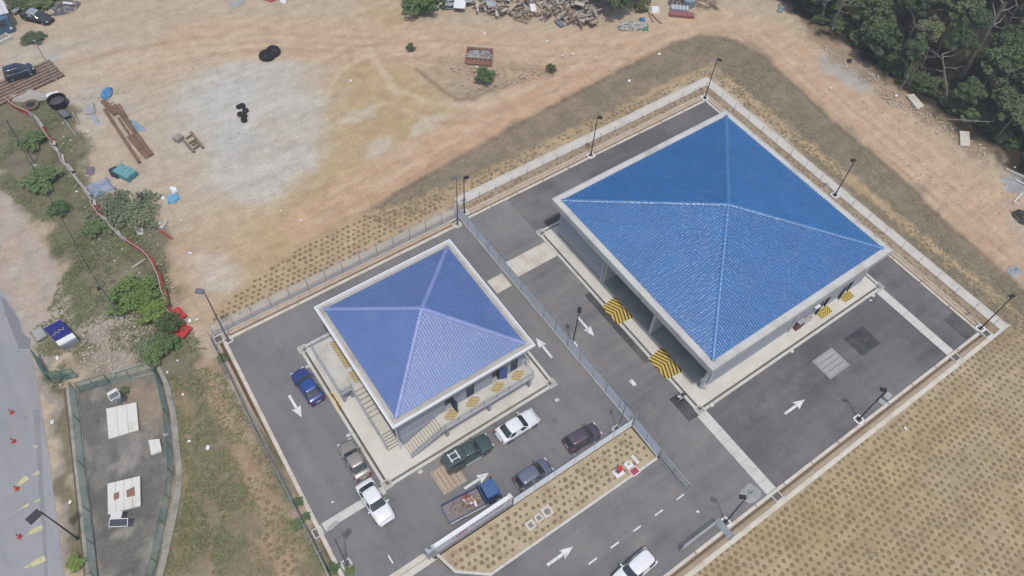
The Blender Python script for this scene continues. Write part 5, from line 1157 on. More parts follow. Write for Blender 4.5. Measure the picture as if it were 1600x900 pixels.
t = thing('pole_lamp', 'small dark box lamp fixed to the pole beside the bright green bush', 'lamp', (q.x, q.y, q.z)); MB().cbox(q + Vector((-.2, .1, 0)), (.35, .3, .25)).build('housing', M_black, t); MB().cbox(q + Vector((-.2, .1, -.14)), (.25, .2, .03)).build('lens', M_white, t)
P3 = pole(88, 125, 6.2, 'white and grey pole rising from the end of the brown steel deck', M_tin, .06); P4 = pole(53, 123, 2.4, 'short pale pole beside the navy hatchback', M_tin, .05)
# striped netting barrier
tape = [(12, 160), (20, 168), (40, 178), (60, 190), (74, 212), (90, 240), (104, 262), (118, 280), (132, 298), (140, 312), (152, 334), (170, 352), (188, 372), (208, 386), (228, 398), (242, 416), (250, 436), (256, 456), (262, 478), (269, 498), (276, 516)]
M_netr = mat('red_netting', C(186, 84, 74), var=.12, scale=2, col2=C(160, 70, 66), thr=(.5, .7)); M_netw = mat('white_netting', C(208, 200, 196), var=.1, scale=2, col2=C(176, 160, 156), thr=(.5, .7))
t = thing('barrier_netting', 'long sagging red and white barrier netting strung down the left verge', 'barrier', (-7, 97, 0))
nr = random.Random(12); pts = [G(*q) for q in tape]; fine = []
for a, b in zip(pts[:-1], pts[1:]):
    n = max(1, int((b - a).length / .8))
    for k in range(n): fine.append(a.lerp(b, k / n) + Vector((nr.uniform(-.12, .12), nr.uniform(-.12, .12), 0)))
fine.append(pts[-1]); i = 0
while i < len(fine) - 1:
    L = nr.choice((2, 3, 4)); seg = fine[i:i + L + 1]; o = MB(); red = ((i // 3) % 2 == 0) if i < len(fine) * .6 else nr.random() < .95
    for a, b in zip(seg[:-1], seg[1:]):
        d = (b - a).normalized(); N = Vector((-d.y, d.x, 0)); l = nr.uniform(.0, .25); h = nr.uniform(.45, .8)
        o.quad(a + Vector((0, 0, .05)), b + Vector((0, 0, .05)), b + N * l * .6 + Vector((0, 0, h)), a + N * l + Vector((0, 0, h)))
        o.quad(a + N * l + Vector((0, 0, h)), b + N * l * .6 + Vector((0, 0, h)), b + N * (l + .2) + Vector((0, 0, h - .2)), a + N * (l + .25) + Vector((0, 0, h - .25)))
    o.build('netting_strip', M_netr if red else M_netw, t); i += L
for k in range(0, len(fine), 5): p = fine[k]; MB().cyl(p, p + Vector((nr.uniform(-.2, .2), 0, 1.1)), .03, n=5).build('stake', M_timber[0], t)
for w_, dz in ((M_netw, .9),): MB().tube([p + Vector((0, 0, dz)) for p in fine], .05, 4).build('top_tape', w_, t)
p = G(281, 492); t = thing('red_sheet', 'crumpled red plastic sheet at the bottom end of the barrier netting', 'sheet', (p.x, p.y, 0)); MB().cbox((p.x, p.y, .3), (.9, 1.6, .08), .2).build('flap', M_red, t); MB().cbox((p.x - .5, p.y - 2.2, .35), (1.5, 1.5, .06), .5).build('flap', M_red, t)

# steel deck under the navy car
t = thing('steel_deck', 'long deck of brown rusted steel channels at the far left', 'steel deck', (-4, 100, 0)); a = G(0, 148); b = G(90, 107); d = (b - a).normalized(); N = Vector((-d.y, d.x, 0)); a = a - d * 3; Ld = (b - a).length
for k in range(7):
    c = (a + b) / 2 + N * (-1.9 + k * .63); MB().cbox((c.x, c.y, .25), (Ld + nr.uniform(-.2, .2), .45, .12), math.atan2(d.y, d.x)).build('channel', mat('brown_steel', C(142, 120, 106), var=.18, scale=2, col2=C(112, 92, 80), thr=(.48, .62)), t)
    MB().cbox((c.x, c.y, .33), (Ld, .06, .06), math.atan2(d.y, d.x)).build('channel_rib', mat('pale_worn_steel', C(176, 162, 146), var=.1), t)
MB().cbox(((a + b) / 2 + Vector((0, 0, .08))), (Ld, 4.2, .14), math.atan2(d.y, d.x)).build('bearer', M_silt, t)

def beam_thing(p1, p2, wd, th, label, m, cat='steel beam', z=.1, name='steel_beam'):
    a, b = G(*p1), G(*p2); a.z = z; b.z = z + .06; t = thing(name, label, cat, (a.x, a.y, 0)); MB().beam(a, b, wd, th).build('web', m, t); MB().beam(a + Vector((0, 0, th / 2 + .02)), b + Vector((0, 0, th / 2 + .02)), wd * .35, .05).build('flange', m, t)
M_brn = mat('brown_beam_rust', C(134, 108, 88), var=.2, scale=2, col2=C(106, 84, 70), thr=(.5, .62))
beam_thing((164, 172), (219, 256), .42, .22, 'single brown beam lying left of the beam stack in the upper left', M_brn)
beam_thing((161, 158), (182, 180), .7, .2, 'short wide brown beam at the top end of the beam stack', M_brn)
beam_thing((180, 166), (238, 244), .55, .24, 'thickest brown beam of the stack, ending in a flared tip', M_brn, z=.2); beam_thing((186, 186), (220, 236), .28, .2, 'thin brown beam between two thicker ones in the stack', M_brn)
beam_thing((188, 166), (214, 212), .2, .15, 'slender brown bar on the right side of the beam stack', M_brn, z=.35); beam_thing((203, 212), (233, 247), .9, .1, 'flat brown plate at the lower end of the beam stack', M_brn, z=.06)
beam_thing((93, 176), (119, 213), .12, .12, 'thin pale pipe below the black water tank', M_tin, 'pipe', name='pipe'); beam_thing((116, 180), (124, 195), .1, .1, 'short pale pipe right of the black water tank', M_tin, 'pipe', name='pipe')
beam_thing((248, 360), (270, 374), .12, .1, 'thin red bar lying on the sand by the grey bush', M_red, 'bar', name='bar'); beam_thing((252, 358), (261, 345), .45, .12, 'short white board by the grey bush', M_timber[3], 'board', name='board')
beam_thing((206, 420), (228, 406), .18, .12, 'fallen pale branch in the grass below the netting', M_timber[3], 'branch', name='branch'); beam_thing((228, 532), (250, 534), .18, .12, 'pale pipe across the gully above the enclosure', M_tin, 'pipe', name='pipe')
beam_thing((1570, 265), (1606, 282), .3, .3, 'long bare log at the forest edge on the far right', M_timber[3], 'log', name='log'); beam_thing((1585, 281), (1606, 292), .15, .1, 'upper white plank at the right edge', M_white, 'plank', name='plank'); beam_thing((1583, 317), (1596, 303), .14, .1, 'lower white plank at the right edge', M_white, 'plank', name='plank')
# tank, tyres, blue sheets
p = G(93, 164); t = thing('water_tank', 'open black plastic water tank beside a white board in the upper left', 'water tank', (p.x, p.y, 0))
MB().cyl((p.x, p.y, 0), (p.x, p.y, 1.0), 1.05, 1.15, 24, cap=False).cyl((p.x, p.y, .3), (p.x, p.y, .31), 1.08, 1.08, 24).build('shell', M_black, t)
o = MB(); 
for k in range(24):
    a0, a1 = 2 * math.pi * k / 24, 2 * math.pi * (k + 1) / 24; o.quad(*[(p.x + r_ * math.cos(q), p.y + r_ * math.sin(q), 1.02) for r_, q in ((1.18, a0), (1.18, a1), (1.02, a1), (1.02, a0))])
o.build('brim', M_black, t); MB().cyl((p.x, p.y, .5), (p.x, p.y, .52), 1.0, n=24).build('water', mat('dark_water', C(90, 90, 92), rough=.1, spec=.6), t)
p = G(84, 152); t = thing('white_board', 'white board lying above the black water tank', 'board', (p.x, p.y, 0)); MB().cbox((p.x, p.y, .3), (1.5, 1.2, .08), -.1).build('panel', M_white, t); MB().cbox((p.x, p.y, .13), (1.2, .9, .25), -.1).build('packing', M_timber[0], t)
p = G(102, 181); t = thing('metal_grille', 'dark slatted metal box below the black water tank', 'grille', (p.x, p.y, 0)); MB().cbox((p.x, p.y, .2), (.9, 1.6, .35), .2).build('box_body', M_dark, t)
for k in range(4): MB().cbox((p.x - .3 + k * .2, p.y, .4), (.07, 1.5, .05), .2).build('slat', M_tin, t)
def tyre(px, py, R_, r_, label, z=.15, tilt=0.0, m=M_rubber):
    p = G(px, py); t = thing('tyre', label, 'tyre', (0, 0, 0)); o = MB(); n, k = 20, 8; vs = []
    for i in range(n):
        a = 2 * math.pi * i / n
        for j in range(k): b = 2 * math.pi * j / k; q = R_ - r_ + r_ * math.cos(b); vs.append((q * math.cos(a), q * math.sin(a), r_ * math.sin(b)))
    o.add(vs, [(i * k + j, ((i + 1) % n) * k + j, ((i + 1) % n) * k + (j + 1) % k, i * k + (j + 1) % k) for i in range(n) for j in range(k)], True); q = o.build('tread', m); q.parent = t
    q = MB().cyl((0, 0, -.03), (0, 0, .03), R_ * .5, n=14).build('hub', M_dark); q.parent = t
    t.location = (p.x, p.y, z); t.rotation_euler = (tilt, 0, 0)
tyre(418, 89, 1.15, .3, 'largest black tyre lying flat on the pale ground near the top', .3); tyre(428, 84, 1.0, .24, 'black tyre resting half on the largest one near the top', .45, .2)
for i, (x, y, lb) in enumerate(((374, 168, 'leftmost'), (379, 167, 'upper right'), (384, 174, 'right'), (376, 180, 'left middle'), (382, 182, 'lower middle'), (382, 189, 'lowest'))): tyre(x, y, .42, .14, lb + ' small black tyre of the cluster on the pale ground', .14 + .08 * (i % 2), .2 * (i % 3))
tyre(50, 166, 1.0, .25, 'grey tyre half hidden in the grass by the netting', .2, 0, M_silt)
def sheet(pxs, z, label, m, name='plastic_sheet', cat='sheet', seed=1, amp=.12):
    pl = [G(*q) for q in pxs]; cx = sum(p.x for p in pl) / len(pl); cy = sum(p.y for p in pl) / len(pl); t = thing(name, label, cat, (cx, cy, 0)); r = random.Random(seed); o = MB(); n = len(pl); sub = 3; ring = []
    for i in range(n):
        for k in range(sub): q = pl[i].lerp(pl[(i + 1) % n], k / sub); ring.append(q + Vector((r.uniform(-amp, amp), r.uniform(-amp, amp), 0)))
    K = 4; vs = []
    for j in range(K): vs += [(cx + (q.x - cx) * (1 - j / K), cy + (q.y - cy) * (1 - j / K), z * (0 if j == 0 else 1) + r.uniform(0, amp)) for q in ring]
    m_ = len(ring); fs = [(j * m_ + i, j * m_ + (i + 1) % m_, (j + 1) * m_ + (i + 1) % m_, (j + 1) * m_ + i) for j in range(K - 1) for i in range(m_)] + [tuple((K - 1) * m_ + i for i in range(m_))]
    o.add(vs, fs); o.build('sheet_surface', m, t)
    return t
M_bl = mat('bright_blue_plastic', C(78, 140, 190), var=.15, scale=3, col2=C(170, 195, 210), thr=(.55, .65))
sheet([(157, 150), (166, 137), (176, 138), (174, 150), (163, 158)], .35, 'crumpled bright blue plastic above the brown beams', M_bl, seed=2); sheet([(203, 188), (214, 190), (226, 204), (216, 207), (206, 200)], .2, 'torn pale blue plastic right of the brown beams', mat('pale_blue_plastic', C(140, 168, 188), var=.12), seed=3)
sheet([(262, 306), (276, 303), (283, 311), (274, 318), (262, 320)], .3, 'bright blue bucket-like heap of plastic on the sand', mat('sky_blue_plastic', C(110, 178, 212), var=.1), seed=4); sheet([(264, 297), (274, 293), (279, 300), (270, 304)], .3, 'white foam piece above the bright blue heap', M_white, seed=5)
sheet([(133, 292), (168, 277), (182, 296), (148, 313)], .3, 'large faded blue corrugated sheet beside the netting', M_blue_sheet, 'roof_sheet_panel', seed=6, amp=.06); sheet([(140, 178), (148, 177), (158, 194), (150, 198)], .12, 'narrow pale grey board below the rubble patch', M_tin, 'board', 'board', 7, .03)
sheet([(128, 170), (146, 160), (150, 176), (134, 180)], .1, 'crumpled white cloth on the rubble patch', M_conc_grey, seed=8); sheet([(212, 357), (224, 356), (226, 367), (214, 367)], .2, 'whitish block half hidden in the grey bush', M_conc, 'rubble_block', 'block', 9, .05)
sheet([(12, 152), (50, 140), (75, 148), (72, 158), (30, 162)], .2, 'crumpled grey tarpaulin at the top end of the netting', mat('grey_tarp', C(176, 170, 162), var=.1), 'tarpaulin', 'tarpaulin', 10, .2)
p = G(198, 274); t = thing('teal_skip', 'teal metal bin with ribs lying beside the dark cover', 'bin', (p.x, p.y, 0)); M_teal = mat('teal_paint', C(104, 164, 168), var=.1, scale=2, col2=C(80, 130, 136), thr=(.5, .65))
MB().cbox((p.x, p.y, .4), (1.5, 2.4, .8), .45).build('tub', M_teal, t)
for k in range(4): q = Vector((p.x, p.y, .83)) + Matrix.Rotation(.45, 3, 'Z') @ Vector((0, -.9 + k * .6, 0)); MB().cbox(q, (1.5, .08, .06), .45).build('rib', mat('pale_teal', C(150, 190, 190)), t)
sheet([(170, 268), (186, 262), (192, 272), (186, 280), (176, 276)], .55, 'dark slumped cover against the teal bin', mat('charcoal_cloth', C(60, 66, 76), var=.1), 'cover_cloth', 'cover', 11, .08)
sheet([(214, 306), (226, 305), (229, 316), (222, 321)], .6, 'black bucket shape in the grey bush', M_black, 'bucket', 'bucket', 12, .05)
sheet([(134, 262), (148, 260), (148, 274), (136, 275)], .1, 'faded purple cloth in the grass', mat('purple_cloth', C(120, 112, 124), var=.1), seed=13)
# broken timber frame on the open ground
p = G(297, 222); t = thing('broken_trestle', 'broken brown timber trestle with a boxy end lying on the open ground', 'timber frame', (p.x, p.y, 0))
for a, b in (((299, 208), (318, 233)), ((288, 222), (304, 240)), ((291, 219), (302, 212)), ((296, 226), (309, 219)), ((302, 236), (313, 228)), ((300, 229), (310, 224))): A_, B_ = G(*a), G(*b); A_.z = .25; B_.z = .3; MB().beam(A_, B_, .3 if a[0] in (299, 288) else .16, .16).build('rail', M_timber[1], t)
q = G(280, 219); MB().cbox((q.x, q.y, .3), (1.0, .9, .6), .4).build('box_end', M_timber[0], t)
# rusty skip with rubble
cs = [G(729, 101), G(767, 104)]; d = (cs[1] - cs[0]).normalized(); N = Vector((-d.y, d.x, 0)); c0 = (cs[0] + cs[1]) / 2 + N * 1.1
t = thing('rusty_skip', 'rusty open steel skip full of grey rubble near the top centre', 'skip', (c0.x, c0.y, 0)); rz = math.atan2(d.y, d.x)
def sk(cx_, cy_, cz_, sx, sy, sz, n, m): v = c0 + d * cx_ + N * cy_; MB().cbox((v.x, v.y, cz_), (sx, sy, sz), rz).build(n, m, t)
M_skip = mat('skip_rust', C(196, 152, 130), var=.12, scale=2, col2=C(164, 120, 100), thr=(.5, .65))
sk(0, -1.1, .75, 3.7, .07, 1.1, 'side_wall', M_skip); sk(0, 1.1, .75, 3.7, .07, 1.1, 'side_wall', M_skip); sk(-1.82, 0, .75, .07, 2.13, 1.1, 'end_wall', M_skip); sk(1.82, 0, .75, .07, 2.13, 1.1, 'end_wall', M_skip); sk(0, 0, .2, 3.6, 2.1, .1, 'floor', M_silt)
for s in (-1, 1): sk(0, s * 1.12, 1.32, 3.8, .12, .1, 'rim_bar', mat('pale_worn_steel', C(176, 162, 146))); 
for s in (-1.5, -.9, -.3, .3, .9, 1.5): sk(s, -1.15, 1.12, .12, .06, .2, 'hook', M_dark)
sk(0, 0, .1, 3.3, .3, .14, 'skid', M_dark)
heap('rubble_heap', 'grey rubble and white sacking heaped inside the rusty skip', 'rubble', c0.x, c0.y, 1.75, 1.0, .35, 1.0, mat('pale_rubble', C(178, 174, 172), var=.3, scale=4, col2=C(120, 112, 108), thr=(.48, .55)), 15, rz)
# blue hut top left
h0 = G(0, 58); t = thing('blue_hut', 'small blue-walled hut with a white corrugated roof at the top left corner', 'hut', (-4.2, 113.5, 0)); M_hut = mat('hut_blue', C(84, 116, 146), var=.1, scale=1)
MB().box(-7.0, -2.6, 111.6, 115.2, 0, 2.3).build('wall', M_hut, t); MB().box(-7.0, -3.2, 111.55, 111.598, 1.3, 2.1).build('window', M_glass, t); MB().box(-3.1, -2.75, 111.54, 111.598, .6, .9).build('notice', M_white, t)
for k in range(9): MB().box(-7.2 + k * .56, -6.68 + k * .56, 112.4, 116.4, 2.4 + (k % 2) * .03, 2.5 + (k % 2) * .03).build('roof_sheet', mat('white_roof_sheet', C(216, 220, 224), var=.05), t)
MB().box(-7.2, -2.2, 116.3, 116.6, 2.5, 2.75).build('ridge', M_white, t)
t = thing('concrete_step', 'weathered pale slab in front of the blue hut', 'slab', tuple(G(4, 66))); q = G(3, 64); MB().cbox((q.x, q.y, .2), (2.4, 1.3, .4), .3).build('slab_body', M_conc, t); MB().cbox((q.x, q.y + .1, .42), (2.0, .9, .05), .3).build('top_board', M_timber[0], t)
# junk by the old car
beam_thing((22, 24), (36, 15), .6, .12, 'pale grey plank between the hut and the old sedan', M_tin, 'plank', z=.5, name='plank'); beam_thing((70, 11), (88, 17), .35, .12, 'white curved board behind the old sedan', M_white, 'board', name='board'); beam_thing((102, 11), (117, 13), .35, .15, 'white plank on the dark scrap heap behind the old sedan', M_white, 'plank', z=.7, name='plank')
q = G(98, 13); heap('scrap_heap', 'low heap of dark scrap behind the old sedan', 'scrap heap', q.x, q.y, 2.6, 1.4, .5, 0, mat('dark_scrap', C(90, 92, 100), var=.3, scale=3, col2=C(160, 150, 138), thr=(.5, .58)), 17)
q = G(80, 20); heap('soil_heap', 'small grey-brown rubble heap beside the old sedan', 'rubble', q.x, q.y, 1.6, .8, .3, 0, M_conc_peach, 18)
for pts, lb, m in (([(410, 0), (424, 4), (436, 0), (430, -6)], 'faded red sheet at the top edge, left of centre', M_netr), ([(436, 4), (446, 6), (452, -4), (440, -6)], 'white sheet at the top edge beside the red one', M_white), ([(356, 6), (372, 2), (384, -4), (378, 10), (360, 14)], 'grey crumpled sheet at the top edge', M_conc_grey)): sheet(pts, .2, lb, m, seed=len(lb))
# pale slabs by the forest
for pts, lb in (([(1415, 151), (1426, 149), (1443, 168), (1432, 173)], 'pale concrete slab by the forest edge, farther up'), ([(1498, 207), (1513, 208), (1514, 230), (1499, 230)], 'pale concrete slab at the forest edge, farther down')):
    pl = [G(*q) for q in pts]; t = thing('concrete_slab', lb, 'concrete slab', (pl[0].x, pl[0].y, 0)); MB().prism([(q.x, q.y) for q in pl], .05, .3).build('slab_body', M_conc_warm, t); MB().prism([tuple((q * .9 + (pl[0] + pl[2]) * .05)[:2]) for q in pl], -.2, .05).build('footing', M_silt, t)
sheet([(1324, 92), (1332, 92), (1329, 99), (1321, 98)], .1, 'small dark grid plate on the pale dust by the forest', M_dark, 'grid_plate', 'plate', 21, .02)
q = G(1585, 424); heap('gravel_pile', 'grey blue gravel pile on the brown bank at the right edge', 'gravel pile', q.x, q.y, 1.0, .8, .3, 0, mat('blue_grey_gravel', C(168, 172, 176), var=.2, scale=6), 22); q = G(1602, 342); heap('dark_pile', 'dark heap of scrap at the right edge', 'scrap heap', q.x, q.y, 1.2, 1.6, .6, 0, mat('black_scrap', C(70, 70, 66), var=.4, scale=4), 23)
sheet([(1016, 11), (1030, 11), (1030, 21), (1017, 21)], .3, 'small white box-like board on the track near the top', M_white, 'white_board', 'board', 31, .02)
# long red and white containers near the top
def slabbox(p1, p2, wd, h, label, m, m2, name, cat, z=0):
    a, b = G(*p1), G(*p2); d = (b - a).normalized(); c = (a + b) / 2; t = thing(name, label, cat, (c.x, c.y, 0)); ang = math.atan2(d.y, d.x); MB().cbox((c.x, c.y, z + h / 2), ((b - a).length, wd, h), ang).build('box_body', m, t)
    for k in range(5): q = a.lerp(b, (k + .5) / 5); MB().cbox((q.x, q.y, z + h + .02), (.08, wd, .05), ang).build('rib', m2, t)
slabbox((1045, 24), (1084, 27), .9, .5, 'long dusty red box beam beside the track near the top', mat('faded_maroon', C(160, 104, 104), var=.12), M_rust, 'box_beam', 'box beam'); slabbox((1047, 17), (1075, 20), 1.1, .8, 'long pale metal trough above the dusty red beam', M_tin, M_white, 'metal_trough', 'trough')
q = G(1075, 7); t = thing('blue_drum', 'grey blue round tank top beside the scrap timber near the top', 'tank', (q.x, q.y, 0)); MB().cyl((q.x, q.y, 0), (q.x, q.y, 1.1), 1.05, n=20).build('drum_body', mat('tank_blue', C(136, 154, 166), var=.1), t); MB().cyl((q.x, q.y, 1.1), (q.x, q.y, 1.2), .5, n=16).build('lid', M_tin, t)
q = G(1057, 4); heap('engine_scrap', 'dark tangled machine scrap above the pale trough', 'scrap heap', q.x, q.y, 1.4, 1.1, .7, 0, mat('machine_scrap', C(84, 80, 76), var=.4, scale=5, col2=C(150, 145, 138), thr=(.5, .56)), 33)

# ---------------------------------------------------------------- scrap timber pile along the track
def board(px, py, L, W, T_, ang, z, m, tilt=(0, 0)):
    q = MB().cbox((0, 0, 0), (L, W, T_)).build('scrap_board', m); p = G(px, py); q.location = (p.x, p.y, z); q.rotation_euler = (tilt[0], tilt[1], ang); return q
br = random.Random(21)
for i in range(9):
    q = board(br.uniform(668, 742), br.uniform(-2, 14), br.uniform(2.2, 3.6), br.uniform(.7, 1.2), .05, br.uniform(.3, 1.2) + .6, .3 + br.uniform(0, .6), M_tin if i % 3 else M_timber[3], (br.uniform(-.25, .25), br.uniform(-.2, .2)))
    q.name = 'metal_sheet'; tag(q, 'bent grey roofing sheet in the heap beside the round green bush', 'sheet', 'roofing sheets beside the green bush')
zones = (((745, 800), (-6, 27), 85), ((800, 880), (-6, 31), 95), ((880, 934), (2, 43), 85))
for (xa, xb), (ya, yb), n in zones:
    for i in range(n):
        px, py = br.uniform(xa, xb), br.uniform(ya, yb)
        if px < 765 and py > 20: py = br.uniform(0, 18)
        kk = br.choice((0, 0, 0, 1, 1, 2, 3)); q = board(px, py, br.uniform(.6, 2.1), br.uniform(.12, .55), br.uniform(.05, .2), br.choice((0, .5, -.4, 1.3)) + br.uniform(-.35, .35), .12 + br.uniform(0, 1.0), M_timber[kk], (br.uniform(-.3, .3), br.uniform(-.25, .25)))
        tag(q, ('weathered grey', 'brown', 'tan', 'pale')[kk] + ' board in the ' + ('left' if px < 800 else ('middle' if px < 880 else 'right')) + ' part of the long scrap timber pile', 'board', 'boards in the scrap timber pile')
q = board(768, 10, 3.2, 1.2, .06, 1.0, .9, M_tin); q.name = 'metal_sheet'; tag(q, 'large pale sheet tilted at the left end of the scrap timber pile', 'sheet'); q = board(719, 12, 2.6, 1.7, .08, .9, .8, M_white); q.name = 'white_sheet'; tag(q, 'broad whitish sheet in the roofing heap right of the green bush', 'sheet')
q = board(832, 22, 1.8, .8, .1, 1.1, 1.1, M_white); tag(q, 'brightest white board on top of the scrap timber pile', 'board'); q = board(904, 18, 1.5, .7, .1, -.9, 1.3, M_timber[3]); tag(q, 'pale square board on the right part of the scrap timber pile', 'board'); q = board(912, 35, 1.4, 1.2, .1, .1, .6, M_timber[3]); tag(q, 'pale panel at the lower right corner of the scrap timber pile', 'board'); q = board(874, 38, .8, 1.7, .1, 0, .25, mat('slate_board', C(120, 126, 140), var=.1)); tag(q, 'slate grey board lying below the scrap timber pile', 'board')
for (cx_, cy_, n, sp, nm) in ((811, 28, 60, 9, 'bundle'), (1100, 4, 46, 16, 'bundle')):
    t = thing('stick_bundle', 'tangle of thin pale sticks below the scrap timber pile' if cx_ < 900 else 'fan of thin brown sticks at the top edge right of the grey tank', 'sticks', tuple(G(cx_, cy_)))
    for i in range(n):
        p = G(cx_ + br.uniform(-sp, sp), cy_ + br.uniform(-6, 8)); a = (br.uniform(-1.2, 1.2) if cx_ < 900 else br.uniform(-1.9, -.9)); L = br.uniform(.6, 1.6); v = Vector((math.cos(a), math.sin(a), br.uniform(-.2, .3))) * L
        MB().beam(p + Vector((0, 0, .25)), p + v + Vector((0, 0, .3)), .06, .05).build('stick', M_timber[2] if cx_ < 900 else M_timber[1], t)
for px, py, a, L, lb in ((1012, 18, 1.15, 5.5, 'left of the two long poles lying at the end of the scrap pile'), (1018, 24, 1.5, 4.8, 'right of the two long poles lying at the end of the scrap pile')):
    p = G(px, py); t = thing('timber_pole', lb, 'pole', (p.x, p.y, 0)); v = Vector((math.cos(a), math.sin(a), 0)) * L / 2; MB().beam(p - v + Vector((0, 0, .2)), p + v + Vector((0, 0, .3)), .22, .18).build('shaft', M_timber[2], t)
sheet([(965, 40), (985, 34), (1010, 36), (1012, 46), (990, 50), (970, 48)], .3, 'litter-strewn pale rubble below the dark green tree', mat('litter_white', C(190, 186, 178), var=.3, scale=4, col2=C(120, 120, 110), thr=(.5, .56)), 'rubble_patch', 'rubble', 41, .3); sheet([(1000, 42), (1012, 40), (1014, 48), (1004, 49)], .25, 'green plastic netting crumpled at the end of the scrap pile', mat('green_plastic', C(76, 150, 124), var=.1), seed=42); sheet([(999, 31), (1008, 30), (1008, 36), (1000, 36)], .4, 'blue plastic bag at the end of the scrap pile', M_bl, seed=43)
sheet([(1216, 8), (1226, 12), (1222, 20), (1213, 18)], .3, 'greenish crumpled plastic at the forest corner near the top', mat('greenish_plastic', C(140, 160, 160)), seed=44)
# scraps of litter
lr = random.Random(5)
lit = [(855, 65), (757, 53), (1297, 138), (745, 105), (710, 105), (879, 88), (895, 85), (1250, 43), (1372, 120), (1585, 262), (548, 127), (470, 345), (283, 345), (297, 502), (308, 500), (297, 396), (250, 350), (305, 12), (255, 310), (275, 308), (260, 680), (278, 564), (286, 617), (262, 582), (1400, 150), (983, 127), (1414, 670), (812, 40), (1030, 85), (90, 560), (146, 600), (82, 660), (110, 785), (296, 690), (325, 700), (520, 785), (1090, 800), (640, 700), (440, 330), (330, 50), (290, 45), (120, 300), (138, 205), (1360, 470), (1588, 170)]
for px, py in lit:
    p = G(px, py); s = lr.uniform(.12, .32); q = MB().cbox((0, 0, 0), (s * 1.4, s, .08)).build('litter_scrap', M_white); q.location = (p.x, p.y, .08); q.rotation_euler = (lr.uniform(-.3, .3), lr.uniform(-.3, .3), lr.uniform(0, 3)); tag(q, 'small scrap of white litter on open ground', 'litter', 'scattered scraps of litter')

# ---------------------------------------------------------------- sods
def blob(seed, R_, h, n=11):
    r = random.Random(seed); vs = [(0, 0, h)]
    for k, (q, z) in enumerate(((.55, .85), (.9, .45), (1.05, -.1))):
        for i in range(n): a = 2 * math.pi * i / n; f = q * R_ * (1 + r.uniform(-.16, .16)); vs.append((f * math.cos(a), f * math.sin(a), h * z * (1 + r.uniform(-.25, .25))))
    fs = [(0, 1 + i, 1 + (i + 1) % n) for i in range(n)]
    for k in range(2): fs += [(1 + k * n + i, 1 + (k + 1) * n + i, 1 + (k + 1) * n + (i + 1) % n, 1 + k * n + (i + 1) % n) for i in range(n)]
    return vs, fs
M_sod = mat('dry_turf_sod', C(142, 125, 94), var=.14, scale=3, fine=20, bump=.5, col2=C(128, 116, 86), thr=(.48, .62))
sodme = []   # flat dry tufts
for s in range(6): o = MB(); v, f = blob(s + 50, 1, .17); o.add(v, f, True); me = D.meshes.new('turf_sod'); me.from_pydata(o.v, [], o.f); me.materials.append(M_sod); me.polygons.foreach_set('use_smooth', [True] * len(o.f)); sodme.append(me)
sr = random.Random(99); spots = []
def inpoly(x, y, poly):
    c = False; n = len(poly)
    for i in range(n):
        ax, ay = poly[i]; bx, by = poly[(i + 1) % n]
        if (ay > y) != (by > y) and x < (bx - ax) * (y - ay) / (by - ay) + ax: c = not c
    return c
def visible(x, y):
    v = CAM_M.transposed() @ Vector((x, y, -CAM_H)); u = 800 + FOC * v.x / -v.z; w_ = 450 - FOC * v.y / -v.z; return -15 < u < 1615 and -15 < w_ < 915
def grid(poly, sp, size, where, ang=0.0, jit=.18, skip=0.0, z=0.0):
    xs = [p[0] for p in poly]; ys = [p[1] for p in poly]; cx, cy = sum(xs) / len(xs), sum(ys) / len(ys); R_ = math.hypot(max(xs) - min(xs), max(ys) - min(ys)); n = int(R_ / sp) + 1; c, s = math.cos(ang), math.sin(ang)
    for i in range(-n, n):
        for j in range(-n, n):
            u = (i + (.5 if j % 2 else 0)) * sp; v = j * sp * .92
            wob = .35 * math.sin(j * .7 + i * .13)
            x = cx + u * c - v * s + sr.uniform(-jit, jit); y = cy + u * s + v * c + sr.uniform(-jit, jit) + wob * .3
            if inpoly(x, y, poly) and visible(x, y) and sr.random() > skip: spots.append((x, y, size * sr.uniform(.75, 1.2), where, z))
grid([(8.7, 17.9), (9.2, 16.2), (11.4, 14.6), (30.3, 14.6), (30.3, 17.9)], .66, .2, 'island', jit=.1, skip=.03, z=.04)
grid([(14, 4.2), (73.6, 3.95), (110, 3.6), (110, -16), (-5, -16)], 0.70, .205, 'field', .03, jit=.08, skip=.04)
grid([(1.3, 51.5), (30, 52.2), (31.5, 54.4), (21, 56.5), (12, 56), (7, 54.7), (1.5, 52.9)], .68, .21, 'strip', jit=.1, skip=.06)
grid([(32, 53.35), (75.4, 53.35), (75.4, 54.4), (32, 54.9)], .75, .22, 'edge', skip=.25); grid([(74.1, 5), (75.4, 5), (75.4, 53.3), (74.1, 53.3)], .75, .22, 'edge', skip=.25)
grid([(31.2, 50.75), (71.7, 50.75), (71.7, 51.5), (31.2, 51.5)], .6, .2, 'verge', skip=.15); grid([(71.1, 5.4), (71.9, 5.4), (71.9, 50.7), (71.1, 50.7)], .6, .2, 'verge', skip=.15)
grid([(-7.5, 38), (-3.2, 38), (-1.5, 30), (-1.6, 22), (-9, 22), (-8.5, 32)], .68, .21, 'slope', skip=.2)
lab = {'island': 'dry turf sod planted on the island between the sign wall and the access road', 'field': 'dry turf sod in the dotted sod field below the large yard', 'strip': 'dry turf sod on the sandy strip above the small yard', 'edge': 'dry turf sod along the outer edge of the large yard apron', 'verge': 'dry turf sod in the narrow verge by the post fence', 'slope': 'dry turf sod on the bare slope left of the small yard'}
def big(s): return s[2] / math.sqrt(s[0] ** 2 + s[1] ** 2 + 4900)
spots.sort(key=big, reverse=True)
